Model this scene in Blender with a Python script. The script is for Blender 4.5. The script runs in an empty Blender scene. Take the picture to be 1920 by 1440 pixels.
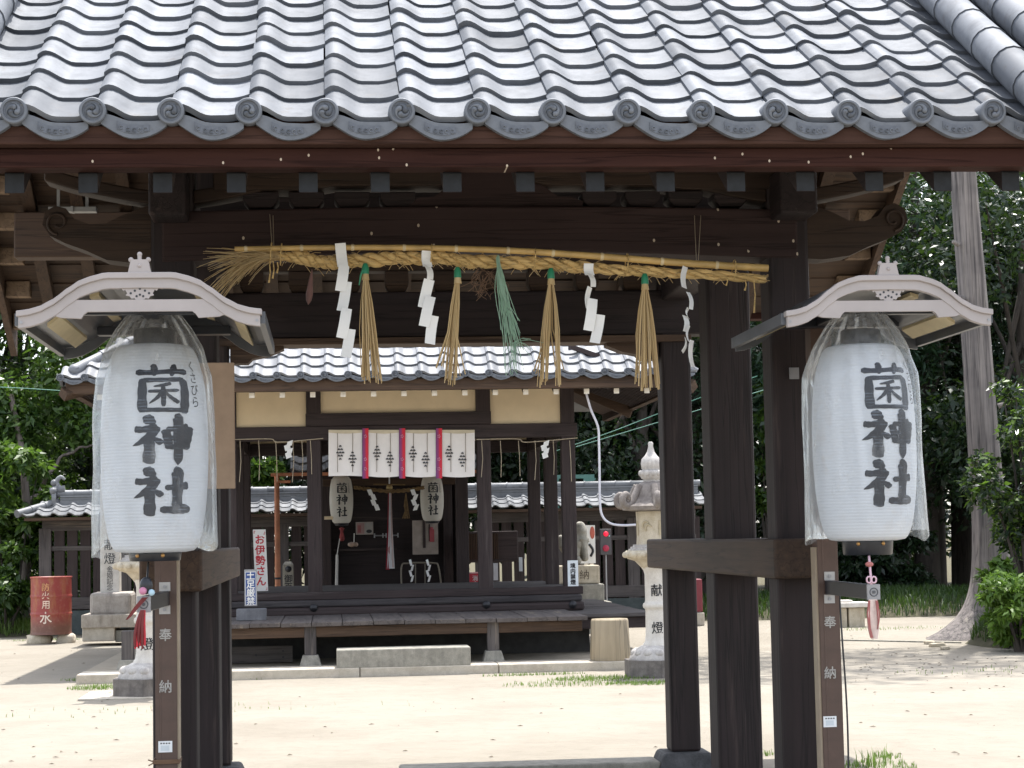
import bpy, math, random
import numpy as np
from mathutils import Vector, Matrix, noise
random.seed(7)
RNG = np.random.default_rng(7)
PI = math.pi
sc = bpy.context.scene
COL = sc.collection

# ---------------------------------------------------------------- camera
F = 3600.0
CAM = Vector((0.0, 0.0, 1.5))
Yc = Vector(((620 - 960) / F, -(1012 - 720) / F, -1.0)).normalized()
Zc = Vector((-0.012, 1.0, 0.0)); Zc = (Zc - Yc * Zc.dot(Yc)).normalized()
Xc = Yc.cross(Zc)
ROT = Matrix((Xc, Yc, Zc))
cd = bpy.data.cameras.new("camera"); cam = bpy.data.objects.new("camera", cd); COL.objects.link(cam)
cam.matrix_world = Matrix.Translation(CAM) @ ROT.to_4x4()
cd.sensor_fit = 'HORIZONTAL'; cd.sensor_width = 36.0; cd.lens = F / 1920 * 36.0
cd.clip_start = 0.1; cd.clip_end = 1000
sc.camera = cam

def P(px, py, Y):
    """the point at depth Y that the photograph shows at (px, py)"""
    d = ROT @ Vector(((px - 960) / F, -(py - 720) / F, -1.0))
    return CAM + d * (Y / d.y)
def PX(px, Y, py=1000): return P(px, py, Y).x
def PZ(py, Y, px=900): return P(px, py, Y).z
def G(px, py):
    d = ROT @ Vector(((px - 960) / F, -(py - 720) / F, -1.0))
    return CAM + d * (-CAM.z / d.z)

# ---------------------------------------------------------------- mesh builder
class MB:
    def __init__(s): s.v = []; s.f = []; s.m = []; s.sm = []
    def add(s, vs, fs, mi=0, smooth=False):
        o = len(s.v); s.v += [tuple(v) for v in vs]
        for f in fs: s.f.append(tuple(i + o for i in f)); s.m.append(mi); s.sm.append(smooth)
        return s
    def box(s, x0, x1, y0, y1, z0, z1, mi=0):
        if x0 > x1: x0, x1 = x1, x0
        if y0 > y1: y0, y1 = y1, y0
        if z0 > z1: z0, z1 = z1, z0
        v = [(x0,y0,z0),(x1,y0,z0),(x1,y1,z0),(x0,y1,z0),(x0,y0,z1),(x1,y0,z1),(x1,y1,z1),(x0,y1,z1)]
        return s.add(v, [(0,3,2,1),(4,5,6,7),(0,1,5,4),(1,2,6,5),(2,3,7,6),(3,0,4,7)], mi)
    def obox(s, c, u, v, w, mi=0):
        """box with half axes u, v, w"""
        c, u, v, w = map(Vector, (c, u, v, w))
        p = [c-u-v-w, c+u-v-w, c+u+v-w, c-u+v-w, c-u-v+w, c+u-v+w, c+u+v+w, c-u+v+w]
        return s.add(p, [(0,3,2,1),(4,5,6,7),(0,1,5,4),(1,2,6,5),(2,3,7,6),(3,0,4,7)], mi)
    def frustum(s, cx, cy, z0, z1, a0, b0, a1, b1, mi=0):
        v = [(cx-a0,cy-b0,z0),(cx+a0,cy-b0,z0),(cx+a0,cy+b0,z0),(cx-a0,cy+b0,z0),
             (cx-a1,cy-b1,z1),(cx+a1,cy-b1,z1),(cx+a1,cy+b1,z1),(cx-a1,cy+b1,z1)]
        return s.add(v, [(0,3,2,1),(4,5,6,7),(0,1,5,4),(1,2,6,5),(2,3,7,6),(3,0,4,7)], mi)
    def prism(s, pts, O, U, V, W, mi=0, smooth=False):
        """polygon pts (u,v) in the frame O,U,V pushed along W"""
        O, U, V, W = map(Vector, (O, U, V, W)); n = len(pts)
        a = [O + U*p[0] + V*p[1] for p in pts]; b = [p + W for p in a]
        fs = [tuple(range(n))[::-1], tuple(range(n, 2*n))]
        s.add(a + b, fs, mi)
        s.add(a + b, [(i, (i+1) % n, n + (i+1) % n, n + i) for i in range(n)], mi, smooth)
        return s
    def strip(s, top, bot, W, mi=0):
        """band between two polylines of equal length, pushed along W (good for concave outlines)"""
        W = Vector(W); n = len(top)
        a = [Vector(p) for p in top] + [Vector(p) for p in bot]; b = [p + W for p in a]
        fs = []
        for i in range(n-1):
            fs += [(i, i+1, n+i+1, n+i), (2*n+i, 3*n+i, 3*n+i+1, 2*n+i+1), (i, 2*n+i, 2*n+i+1, i+1), (n+i, n+i+1, 3*n+i+1, 3*n+i)]
        fs += [(0, n, 3*n, 2*n), (n-1, 3*n-1, 4*n-1, 2*n-1)]
        return s.add(a + b, fs, mi)
    def tube(s, path, r, n=8, mi=0, smooth=True, caps=True):
        path = [Vector(p) for p in path]; k = len(path)
        rs = r if isinstance(r, (list, tuple)) else [r] * k
        t = (path[1] - path[0]).normalized()
        ref = Vector((0,0,1)) if abs(t.z) < .9 else Vector((1,0,0))
        a = t.cross(ref).normalized(); vs = []
        for i in range(k):
            t = (path[min(i+1,k-1)] - path[max(i-1,0)]).normalized()
            a = (a - t * a.dot(t)); a = a.normalized() if a.length > 1e-6 else t.orthogonal().normalized()
            b = t.cross(a)
            vs += [path[i] + (a*math.cos(2*PI*j/n) + b*math.sin(2*PI*j/n)) * rs[i] for j in range(n)]
        fs = [(i*n+j, i*n+(j+1)%n, (i+1)*n+(j+1)%n, (i+1)*n+j) for i in range(k-1) for j in range(n)]
        s.add(vs, fs, mi, smooth)
        if caps: s.add(vs[:n], [tuple(range(n))[::-1]], mi); s.add(vs[-n:], [tuple(range(n))], mi)
        return s
    def lathe(s, prof, c, n=32, mi=0, smooth=True, fn=None, caps=True):
        """profile [(r, z)] from bottom to top round the vertical through c"""
        vs = []
        for r, z in prof:
            for j in range(n):
                a = 2*PI*j/n; rr = r * fn(a, z) if fn else r
                vs.append((c[0] + rr*math.cos(a), c[1] + rr*math.sin(a), c[2] + z))
        k = len(prof)
        s.add(vs, [(i*n+j, i*n+(j+1)%n, (i+1)*n+(j+1)%n, (i+1)*n+j) for i in range(k-1) for j in range(n)], mi, smooth)
        if caps: s.add(vs[:n], [tuple(range(n))[::-1]], mi); s.add(vs[-n:], [tuple(range(n))], mi)
        return s
    def sphere(s, c, r, n=10, m=7, mi=0, sc=(1,1,1)):
        vs = []; fs = []
        for i in range(m+1):
            t = PI*i/m
            for j in range(n):
                a = 2*PI*j/n; vs.append((c[0]+r*sc[0]*math.sin(t)*math.cos(a), c[1]+r*sc[1]*math.sin(t)*math.sin(a), c[2]-r*sc[2]*math.cos(t)))
        for i in range(m):
            for j in range(n): fs.append((i*n+j, i*n+(j+1)%n, (i+1)*n+(j+1)%n, (i+1)*n+j))
        return s.add(vs, fs, mi, True)

def wloc(o):
    v = Vector((0,0,0))
    while o is not None: v += o.location; o = o.parent
    return v

def build(mb, name, mats, parent=None, bevel=0, loc=None, seg=2):
    """link the mesh; vertices are given in world space"""
    if not isinstance(mats, (list, tuple)): mats = [mats]
    off = wloc(parent) if parent else Vector(loc or (0,0,0))
    me = bpy.data.meshes.new(name)
    me.from_pydata([(v[0]-off.x, v[1]-off.y, v[2]-off.z) for v in mb.v], [], mb.f)
    for m in mats: me.materials.append(m)
    me.polygons.foreach_set("material_index", mb.m)
    me.polygons.foreach_set("use_smooth", mb.sm)
    me.update()
    o = bpy.data.objects.new(name, me); COL.objects.link(o)
    if parent: o.parent = parent
    else: o.location = off
    if bevel:
        md = o.modifiers.new("edge", 'BEVEL'); md.width = bevel; md.segments = seg; md.limit_method = 'ANGLE'; md.angle_limit = math.radians(40)
    return o

def tag(o, label, cat, group=None, kind=None):
    o["label"] = label; o["category"] = cat
    if group: o["group"] = group
    if kind: o["kind"] = kind
    return o
def struct(o, kind="structure"): o["kind"] = kind; return o
def thing(name, label, cat, loc=(0,0,0), group=None):
    o = bpy.data.objects.new(name, None); COL.objects.link(o); o.location = loc; o.empty_display_size = .2
    return tag(o, label, cat, group)
def copy_tree(o, parent=None):
    c = o.copy(); COL.objects.link(c)
    if parent: c.parent = parent
    for ch in list(o.children): copy_tree(ch, c)
    return c
def share(src, name, parent, wpos, rot=None, scale=None):
    """another part that shares a mesh"""
    o = bpy.data.objects.new(name, src.data); COL.objects.link(o); o.parent = parent
    o.location = Vector(wpos) - wloc(parent)
    if rot: o.rotation_euler = rot
    if scale: o.scale = scale
    return o

# ---------------------------------------------------------------- materials
class M:
    def __init__(s, name):
        s.mat = bpy.data.materials.new(name); s.mat.use_nodes = True
        s.t = s.mat.node_tree; s.b = s.t.nodes["Principled BSDF"]; s.o = s.t.nodes["Material Output"]
    def n(s, typ, inp=None, **kw):
        nd = s.t.nodes.new("ShaderNode" + typ)
        for k, v in kw.items(): setattr(nd, k, v)
        for k, v in (inp or {}).items():
            if isinstance(v, bpy.types.NodeSocket): s.t.links.new(v, nd.inputs[k])
            else: nd.inputs[k].default_value = v
        return nd
    def set(s, **kw):
        for k, v in kw.items():
            k = k.replace("_", " ")
            if isinstance(v, bpy.types.NodeSocket): s.t.links.new(v, s.b.inputs[k])
            else: s.b.inputs[k].default_value = v
        return s
    def coord(s, scale=(1,1,1), kind="Object"):
        tc = s.n("TexCoord"); mp = s.n("Mapping", {"Vector": tc.outputs[kind], "Scale": scale}); return mp.outputs[0]
    def noise(s, vec, scale=5, detail=4, rough=.55, w=None):
        if w is None: return s.n("TexNoise", {"Vector": vec, "Scale": scale, "Detail": detail, "Roughness": rough}).outputs["Fac"]
        nd = s.n("TexNoise", noise_dimensions='4D', inp=None)
        s.t.links.new(vec, nd.inputs["Vector"]); s.t.links.new(w, nd.inputs["W"])
        nd.inputs["Scale"].default_value = scale; nd.inputs["Detail"].default_value = detail; nd.inputs["Roughness"].default_value = rough
        return nd.outputs["Fac"]
    def ramp(s, fac, stops):
        r = s.n("ValToRGB", {"Fac": fac}); e = r.color_ramp.elements
        while len(e) < len(stops): e.new(.5)
        for x, (p, c) in zip(e, stops): x.position = p; x.color = (*c, 1) if len(c) == 3 else c
        return r.outputs["Color"]
    def mix(s, fac, a, b, mode='MIX'):
        nd = s.n("Mix", data_type='RGBA', blend_type=mode)
        for sk, v in ((nd.inputs[0], fac), (nd.inputs[6], a), (nd.inputs[7], b)):
            if isinstance(v, bpy.types.NodeSocket): s.t.links.new(v, sk)
            elif isinstance(v, (int, float)): sk.default_value = v
            else: sk.default_value = (*v, 1) if len(v) == 3 else v
        return nd.outputs[2]
    def math(s, op, a, b=0.0):
        nd = s.n("Math", operation=op)
        for i, v in enumerate((a, b)):
            if isinstance(v, bpy.types.NodeSocket): s.t.links.new(v, nd.inputs[i])
            else: nd.inputs[i].default_value = v
        return nd.outputs[0]
    def bump(s, h, strength=.3, dist=.01):
        s.t.links.new(s.n("Bump", {"Height": h, "Strength": strength, "Distance": dist}).outputs[0], s.b.inputs["Normal"]); return s

def wood(name, ca, cb, axis='Z', rough=.7, across=26, along=1.3, bump=.35, specks=0, spec=.35, worn=None):
    m = M(name)
    sc_ = {'X': (along, across, across), 'Y': (across, along, across), 'Z': (across, across, along)}[axis]
    rnd = m.math('MULTIPLY', m.n("ObjectInfo").outputs["Random"], 37.0)
    g = m.noise(m.coord(sc_), 1.0, 6, .65, w=rnd)
    big = m.noise(m.coord((1,1,1)), 1.6, 3, .6, w=rnd)
    f = m.math('ADD', m.math('MULTIPLY', g, .7), m.math('MULTIPLY', big, .45))
    c = m.ramp(f, [(.36, ca), (.78, cb)])
    if worn:
        wn = m.ramp(m.noise(m.coord(tuple(x*.45 for x in sc_)), 1.0, 5, .7, w=rnd), [(.58, (0,0,0)), (.74, (1,1,1))])
        c = m.mix(wn, c, worn)
    crack = m.ramp(m.noise(m.coord(tuple(x*.75 if x > 5 else x*.5 for x in sc_)), 1.0, 3, .5, w=rnd), [(.475, (0,0,0)), (.5, (1,1,1)), (.525, (0,0,0))])
    c = m.mix(m.math('MULTIPLY', crack, .55), c, tuple(x*.35 for x in ca))
    if specks:
        xyz = m.n("SeparateXYZ", {"Vector": m.coord((1,1,1))}).outputs
        flat = m.n("CombineXYZ", {0: xyz[0], 1: m.math('MULTIPLY', xyz[2], .7)}).outputs[0]
        vo = m.n("TexVoronoi", {"Vector": flat, "Scale": specks, "Randomness": 1.0}, voronoi_dimensions='2D')
        gate = m.math('GREATER_THAN', m.noise(m.coord((1,1,1)), 2.2, 1), .50)
        dot = m.math('MULTIPLY', m.math('LESS_THAN', vo.outputs["Distance"], .075), gate)
        sel = m.math('GREATER_THAN', m.n("SeparateColor", {"Color": vo.outputs["Color"]}).outputs[0], .74)
        c = m.mix(m.math('MULTIPLY', dot, sel), c, (.50, .42, .33))
    m.set(Base_Color=c, Roughness=rough); m.b.inputs["Specular IOR Level"].default_value = spec
    m.bump(m.math('SUBTRACT', g, m.math('MULTIPLY', crack, .5)), bump, .006); return m.mat

def plain(name, c, rough=.5, metal=0.0, var=.12, scale=8, bump=0.0, spec=.5, c2=None):
    m = M(name); nz = m.noise(m.coord(), scale, 5, .6)
    hi = c2 or tuple(min(1, x*(1+var)) for x in c); lo = tuple(x*(1-var) for x in c)
    m.set(Base_Color=m.ramp(nz, [(.3, lo), (.7, hi)]), Roughness=rough, Metallic=metal)
    m.b.inputs["Specular IOR Level"].default_value = spec
    if bump: m.bump(nz, bump, .01)
    return m.mat

def stone(name, ca, cb, dark, scale=3.0, rough=.85, streak=True, amount=.55):
    m = M(name); v = m.coord()
    c = m.ramp(m.noise(v, scale*4, 6, .65), [(.3, ca), (.7, cb)])
    fine = m.noise(v, scale*60, 2, .5)
    c = m.mix(m.math('MULTIPLY', m.math('GREATER_THAN', fine, .56), .25), c, dark)
    st = m.noise(m.coord((6, 6, 1.2) if streak else (3,3,3)), scale*.5, 5, .7)
    c = m.mix(m.math('MULTIPLY', m.ramp(st, [(.46, (0,0,0)), (.68, (1,1,1))]), amount), c, dark)
    m.set(Base_Color=c, Roughness=rough); m.bump(m.noise(v, scale*14, 6, .7), .35, .012); return m.mat

def leaf(name, cols, rough=.4, trans=.35, tint=(.16, .30, .03)):
    m = M(name); r = m.n("NewGeometry").outputs["Random Per Island"]
    k = len(cols); c = m.ramp(r, [(i/(k-1), x) for i, x in enumerate(cols)])
    big = m.noise(m.coord(), .9, 2)
    c = m.mix(m.math('MULTIPLY', big, .30), c, tuple(x*.6 for x in cols[0]))
    m.set(Base_Color=c, Roughness=rough); m.b.inputs["Specular IOR Level"].default_value = .36
    tr = m.n("BsdfTranslucent", {"Color": m.mix(.5, c, tint)})
    ms = m.n("MixShader", {0: trans, 1: m.b.outputs[0], 2: tr.outputs[0]})
    m.t.links.new(ms.outputs[0], m.o.inputs[0]); return m.mat

def tilemat(name, lo, hi, rough=.36, dirt=(.10,.085,.07)):
    m = M(name); r = m.n("NewGeometry").outputs["Random Per Island"]
    v = m.coord()
    c = m.ramp(r, [(0, lo), (.3, tuple((x+y)/2 for x, y in zip(lo, hi))), (.7, hi), (1, tuple(x*1.12 for x in hi))])
    nz = m.noise(v, 5, 6, .7)
    c = m.mix(m.math('MULTIPLY', m.ramp(nz, [(.46, (0,0,0)), (.70, (1,1,1))]), .45), c, tuple(x*.62 for x in lo))
    d = m.noise(m.coord((9,9,9)), 1.0, 5, .75)
    c = m.mix(m.math('MULTIPLY', m.ramp(d, [(.58, (0,0,0)), (.70, (1,1,1))]), .42), c, dirt)
    rr = m.math('ADD', m.math('MULTIPLY', nz, .25), rough-.1)
    m.set(Base_Color=c, Roughness=rr, Metallic=.08); m.b.inputs["Specular IOR Level"].default_value = .20
    m.bump(m.noise(v, 60, 3), .06, .003); return m.mat

W = {}
DK, DK2 = (.0115, .0078, .0080), (.031, .0205, .0205)
for ax in 'XYZ':
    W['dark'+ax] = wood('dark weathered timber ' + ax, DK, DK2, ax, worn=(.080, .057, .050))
    W['mid'+ax] = wood('brown timber ' + ax, (.036, .021, .014), (.100, .060, .037), ax, worn=(.145, .098, .064))
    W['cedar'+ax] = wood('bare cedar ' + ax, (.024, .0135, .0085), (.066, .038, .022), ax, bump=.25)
    W['grey'+ax] = wood('grey weathered timber ' + ax, (.045, .04, .04), (.13, .115, .11), ax, worn=(.25, .21, .17), rough=.8)
    W['greyD' if ax == 'X' else 'greyD'+ax] = wood('dark grey timber ' + ax, (.030, .026, .028), (.075, .066, .066), ax, worn=(.15, .13, .12), rough=.75)
    W['hall'+ax] = wood('dark purple brown hall timber ' + ax, (.024, .0155, .0155), (.050, .035, .034), ax, worn=(.085, .068, .064))
W['fascia'] = wood('red brown fascia timber', (.026, .0108, .0088), (.056, .0245, .019), 'X', specks=17, spec=.12, rough=.85)
W['fascia2'] = wood('brown fascia timber', (.036, .018, .014), (.082, .044, .033), 'X', spec=.15, rough=.85)
W['plum'] = wood('dull plum timber', (.027, .0165, .0155), (.052, .033, .031), 'X', specks=13, spec=.2)
W['carved'] = wood('carved timber with worn edges', (.020, .012, .008), (.054, .032, .020), 'X')
W['skytint'] = plain('rafter ends tinted by sky light', (.012, .014, .017), .8, var=.4, scale=20)  # sky light on the rafter ends is put into this colour
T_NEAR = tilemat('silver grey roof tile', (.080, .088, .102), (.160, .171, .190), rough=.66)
T_EAVE = tilemat('slate grey eave tile', (.088, .098, .114), (.170, .183, .205), rough=.6)
T_PANEL = plain('eave tile panel with recess shade in its tone', (.095, .105, .125), .55, var=.35, scale=30)  # darker tone paints the shade of a recess onto the panel
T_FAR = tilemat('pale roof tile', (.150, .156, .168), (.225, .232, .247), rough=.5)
T_WALL = tilemat('grey wall tile', (.13, .135, .143), (.20, .206, .215), rough=.48)
STONE = stone('pale granite', (.40, .37, .33), (.58, .55, .50), (.16, .135, .11), amount=.5)
STONE_D = stone('stained stone darkened for shade', (.115, .10, .092), (.22, .20, .18), (.055, .05, .046), amount=.6)  # besides the stains, shade on the base slab is put into the dark tone
STONE_Y = stone('ochre stained granite', (.42, .365, .27), (.58, .52, .41), (.20, .15, .10), amount=.4)
STONE_G = stone('grey green stone', (.22, .21, .18), (.36, .34, .29), (.10, .095, .08), amount=.5)
STONE_B = stone('blackened base stone', (.035, .035, .037), (.10, .10, .105), (.02, .02, .022))
CONC = stone('pale kerb stone', (.42, .38, .31), (.55, .50, .42), (.25, .20, .15), amount=.35, streak=False)
PLASTER = plain('tan plaster', (.74, .60, .40), .9, var=.07, scale=3)
WHITE = plain('white paint', (.78, .76, .72), .6, var=.05)
PAPER = plain('white paper', (.84, .84, .83), .7, var=.03)
INK = plain('black ink', (.012, .013, .018), .45, var=.3)
INKW = plain('white lettering', (.75, .74, .70), .6, var=.08)
GREYM = plain('grey metal', (.30, .30, .31), .45, metal=.5)
STEEL_B = plain('brown painted steel', (.085, .050, .037), .5, var=.15, scale=14)
STEEL_E = plain('pale edge of the brown post', (.36, .29, .21), .45, var=.15)
LROOF = plain('pale taupe coated aluminium', (.36, .325, .315), .5, var=.07, scale=6)
LTOP = plain('dark grey sheet', (.085, .09, .10), .35, var=.2)
CREAM = plain('cream batten', (.62, .52, .32), .6, var=.1)
DARKM = plain('black lacquer', (.012, .014, .020), .35, var=.3)
STRAW = leaf('rice straw', [(.50, .35, .16), (.68, .51, .27), (.58, .41, .20), (.78, .62, .37)], .6, .15, (.6, .42, .18))
STRAW2 = wood('twisted straw', (.40, .25, .085), (.78, .56, .25), 'X', rough=.8, across=60, along=9, bump=.9)
BAMBOO = plain('dry bamboo', (.50, .33, .12), .45, var=.25, scale=9)
BAMBOO_N = plain('bamboo node', (.62, .50, .30), .5)
STRAWD = wood('dull old straw', (.12, .075, .035), (.26, .17, .08), 'X', rough=.9, across=50, along=9)
GREENP = plain('green tape', (.02, .20, .10), .4)
GREENS = leaf('pale green plastic strand', [(.30, .52, .38), (.50, .70, .55), (.40, .60, .46)], .4, .3, (.4, .6, .45))
TWINE = plain('thin twine', (.17, .10, .06), .8)
TWINE_L = plain('pale twine', (.45, .38, .28), .8)
RED = plain('red cloth', (.52, .03, .045), .75, var=.2)
PINKW = plain('white and pink cloth', (.72, .52, .48), .8, var=.2)
BOARD = plain('tan board', (.40, .285, .20), .8, var=.1, scale=12)
DEADLEAF = plain('dead leaf', (.13, .065, .055), .8, var=.3)
# ================================================================ roofs
def tile_h(u, A):
    """height of a pantile across its width: roll on the left, wide trough"""
    if u < .12: return A*(.62 + .38*math.sin(u/.12*PI/2))
    if u < .52: return A*.5*(1+math.cos((u-.12)/.40*PI))
    if u < .74: return 0.0
    return A*.36*((u-.74)/.26)**1.6
US = [0, .04, .08, .12, .18, .25, .32, .39, .46, .52, .63, .74, .82, .9, 1.0]
def tile_field(mb, O, U, S, w, L, cols, rows, A, t, keep=None, jit=.003, mi=0, rnd=random):
    O, U, S = Vector(O), Vector(U).normalized(), Vector(S).normalized(); N = U.cross(S).normalized()
    for j in range(rows):
        for i in range(cols):
            if keep and not keep((i+.5)*w, (j+.5)*L): continue
            dz = rnd.uniform(-jit, jit); du = rnd.uniform(-jit, jit); tw = rnd.uniform(-jit, jit)*1.2; sl = rnd.uniform(-jit, jit)*1.5
            top0 = []; top1 = []; bot0 = []
            for u in US:
                h = tile_h(u, A); x = i*w + u*w*1.0 + du
                b = O + U*x
                top0.append(b + S*(j*L + sl) + N*(h + t + dz + tw*(u-.5)))
                top1.append(b + S*((j+1)*L + .012) + N*(h + t*.12 + dz*.3))
                bot0.append(b + S*(j*L + sl + .004) + N*(h - t*.15))
            n = len(US)
            mb.add(top0 + top1, [(k, k+1, n+k+1, n+k) for k in range(n-1)], mi, True)
            mb.add(bot0 + top0, [(k, k+1, n+k+1, n+k) for k in range(n-1)], mi, False)
            e0 = top0[0] - N*(t*1.2 + A*.45); e1 = top1[0] - N*(t*.6 + A*.45)
            mb.add([e0, top0[0], top1[0], e1], [(0, 1, 2, 3)], mi)
    return mb

def eave_tile_mesh(name, w, A, rdisc, ph, mats):
    """one eave tile with its round tomoe end and hanging band; origin at the disc centre, facing -Y"""
    mb = MB()
    # band
    us = [.10 + .84*k/12 for k in range(13)]
    z0 = -rdisc*.95                     # trough level relative to the disc centre
    def zt(u): return z0 + tile_h(u, A)*.62 + .010
    def zb(u): return z0 - ph*math.sin(PI*min(1, max(0, (u-.06)/.92)))**.75 + tile_h(u, A)*.30
    top = [(u*w, -.004, zt(u)) for u in us]; bot = [(u*w, -.004, zb(u)) for u in us]
    mb.strip(top, bot, (0, .035, 0), 0)
    pu = [.30 + .42*k/8 for k in range(9)]
    mb.strip([(u*w, -.0065, zt(u)-.016) for u in pu], [(u*w, -.0065, zb(u)+.018) for u in pu], (0, .004, 0), 1)
    for q in (.36, .45, .53, .60, .67):   # scrolls in the panel
        c = (q*w, -.0085, (zt(q)+zb(q))/2)
        mb.tube([(c[0]+.011*math.cos(a)*(.35+a/9), c[1], c[2]+.011*math.sin(a)*(.35+a/9)) for a in np.linspace(.3, 5.2, 9)], .0022, 5, 0)
    tmp = build(mb, name, mats); mb = MB()
    # disc: cylinder along Y with a raised rim
    n = 32
    rings = [(rdisc, .10), (rdisc, -.018), (rdisc*.93, -.024), (rdisc*.78, -.024), (rdisc*.74, -.016)]
    vs = [(r*math.cos(2*PI*k/n), y, r*math.sin(2*PI*k/n)) for r, y in rings for k in range(n)]
    mb.add(vs, [(i*n+k, i*n+(k+1) % n, (i+1)*n+(k+1) % n, (i+1)*n+k) for i in range(len(rings)-1) for k in range(n)], 0)
    mb.add(vs[-n:], [tuple(range(n))], 1)
    for k in range(3):                    # three commas
        a0 = 2*PI*k/3 + .5
        pts = []; rad = []
        for s in range(9):
            q = s/8; a = a0 + q*2.3; rr = rdisc*(.26 + .36*q)
            pts.append((rr*math.cos(a), -.0165, rr*math.sin(a))); rad.append(rdisc*(.20*(1-q)**1.1 + .035))
        mb.tube(pts, rad, 8, 0)
        mb.sphere(pts[0], rad[0], 8, 5, 0)
    d = build(mb, 'round_end', mats); d.parent = tmp; return tmp

def share_t(src, parent, wp, rot=None):
    o = share(src, src.name.split('.')[0], parent, wp, rot)
    for ch in src.children:
        c = ch.copy(); COL.objects.link(c); c.parent = o; c.rotation_euler = (0, random.uniform(0, 6.28), 0)
    return o
# ================================================================ THE GATE
GXL, GXR = -.735, 2.255; GYF, GYM, GYR = 9.28, 10.75, 12.4
gate = thing("shrine_gate", "dark wooden four legged gate under a silver grey tiled roof in the foreground", "gate", ((GXL+GXR)/2, GYM, 0))
EY, EZ, PITCH = 7.82, 3.215, .61
cs = 1/math.sqrt(1+PITCH**2); sn = PITCH*cs
TW, TL = .3127, .241; X0 = PX(27, 7.8, 203) - 3*TW; NC = 19; XV0, XV1 = X0, X0 + NC*TW
roof = MB()
tile_field(roof, (X0, EY, EZ), (1,0,0), (0,cs,sn), TW, TL, NC, 14, .052, .022, jit=.005)
build(roof, "roof_tiles", [T_NEAR], gate)
roof = MB()
tile_field(roof, (XV1, 2*GYM-EY, EZ), (-1,0,0), (0,-cs,sn), TW, TL, NC, 14, .052, .022, jit=.005)
build(roof, "roof_tiles", [T_NEAR], gate)
def ridge_tubes(x, r, side=1):
    """a verge line of round tiles running up the slope"""
    mb = MB(); n = 11
    for k in range(n):
        a = k*3.3/n - .12; b = (k+1)*3.3/n - .12 + .03
        p0 = Vector((x, EY + side*0, EZ)) + Vector((0, cs, sn))*a + Vector((0, -sn, cs))*.10
        p1 = Vector((x, EY, EZ)) + Vector((0, cs, sn))*b + Vector((0, -sn, cs))*.10
        mb.tube([p0, p0+(p1-p0)*.1, p1], [r*1.04, r*1.0, r*.96], 16)
    return mb
for x in (-1.525, -1.82, 3.045, 3.335):
    build(ridge_tubes(x, .088), "verge_ridge", [T_NEAR], gate)
mb = MB()                                  # main ridge, hidden above the frame
mb.box(XV0, XV1, GYM-.14, GYM+.14, 4.98, 5.30); mb.tube([(XV0-.05, GYM, 5.34), (XV1+.05, GYM, 5.34)], .11, 14)
build(mb, "ridge", [T_NEAR], gate)
et = eave_tile_mesh("eave_tile", TW, .052, .055, .060, [T_EAVE, T_PANEL])
et.parent = gate
for i in range(NC):
    x = X0 + i*TW
    wp = Vector((x, EY-.02+random.uniform(-.004,.004), EZ + .035 + random.uniform(-.003,.003)))
    if i == 0: et.location = wp - wloc(gate)
    else: share_t(et, gate, wp, rot=(random.uniform(-.03,.03), random.uniform(-.03,.03)+.0, random.uniform(-.02,.02)))
# bedding under the tiles at the eave, fascia boards
mb = MB(); mb.box(XV0, XV1, EY+.03, EY+.25, 3.16, 3.24); build(mb, "eave_batten", [W['fascia2']], gate)
mb = MB(); mb.box(XV0-.05, XV1+.05, 7.83, 7.98, PZ(270, 7.83), PZ(236, 7.83)); build(mb, "fascia_board", [W['fascia2']], gate, .006)
mb = MB(); mb.box(XV0-.05, XV1+.05, 7.90, 8.03, PZ(313, 7.90), PZ(270, 7.83)-.002); build(mb, "fascia_board", [W['fascia']], gate, .006)
mb = MB(); mb.box(XV0-.05, XV1+.05, 13.47, 13.62, 3.02, 3.20); build(mb, "fascia_board", [W['fascia']], gate, .006)
# lapped sheathing of both slopes
RB = 2.962; RF = 8.02
def zr(Y): return RB + PITCH*(min(Y, 2*GYM-Y) - RF)          # underside of the rafters
for s in (0, 1):
    mb = MB(); n = 16
    for k in range(n):
        a = RF - .03 + (GYM-RF+.03)*k/n; b = RF - .03 + (GYM-RF+.03)*(k+1)/n + .03
        za, zb_ = zr(a)+.088+.012, zr(b)+.088
        pts = [(a, za), (b, zb_), (b, zb_+.02), (a, za+.02)]
        if s: pts = [(2*GYM-p[0], p[1]) for p in pts][::-1]
        mb.prism(pts, (XV0, 0, 0), (0,1,0), (0,0,1), (XV1-XV0, 0, 0))
    build(mb, "sheathing", [W['cedarX'] if s else W['darkX']], gate)  # front slope in darker timber: under-eave shade put into the colour
# rafters
rx = [PX(px, 8.0, 335) for px in (27, 165, 305, 443, 578, 713, 848, 985, 1116, 1248, 1380, 1510)]
sp = (rx[-1]-rx[0])/11
rx = [rx[0]-sp*k for k in (3, 2, 1)] + rx + [rx[-1]+sp*k for k in (1, 2, 3, 4)]
rx = [x for x in rx if XV0 < x < XV1]
for x in rx:
    for s in (0, 1):
        mb = MB(); f = RF - (.02 if s == 0 else 0)
        pts = [(f, zr(f)), (GYM, zr(GYM)), (GYM, zr(GYM)+.086), (f, zr(f)+.086)]
        if s: pts = [(2*GYM-p[0], p[1]) for p in pts][::-1]
        mb.prism(pts, (x-.039, 0, 0), (0,1,0), (0,0,1), (.078, 0, 0))
        for q, (f_, v) in enumerate(zip(mb.f, mb.m)):            # front end face tinted blue grey, sky light put into the colour
            ys = [mb.v[i][1] for i in f_]
            if s == 0 and max(ys) < f + .001: mb.m[q] = 1
        build(mb, "rafter", [W['cedarY'] if s else W['darkY'], W['skytint']], gate, .004, seg=1)  # front rafters darker than the rear ones, eave shade painted in
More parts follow.
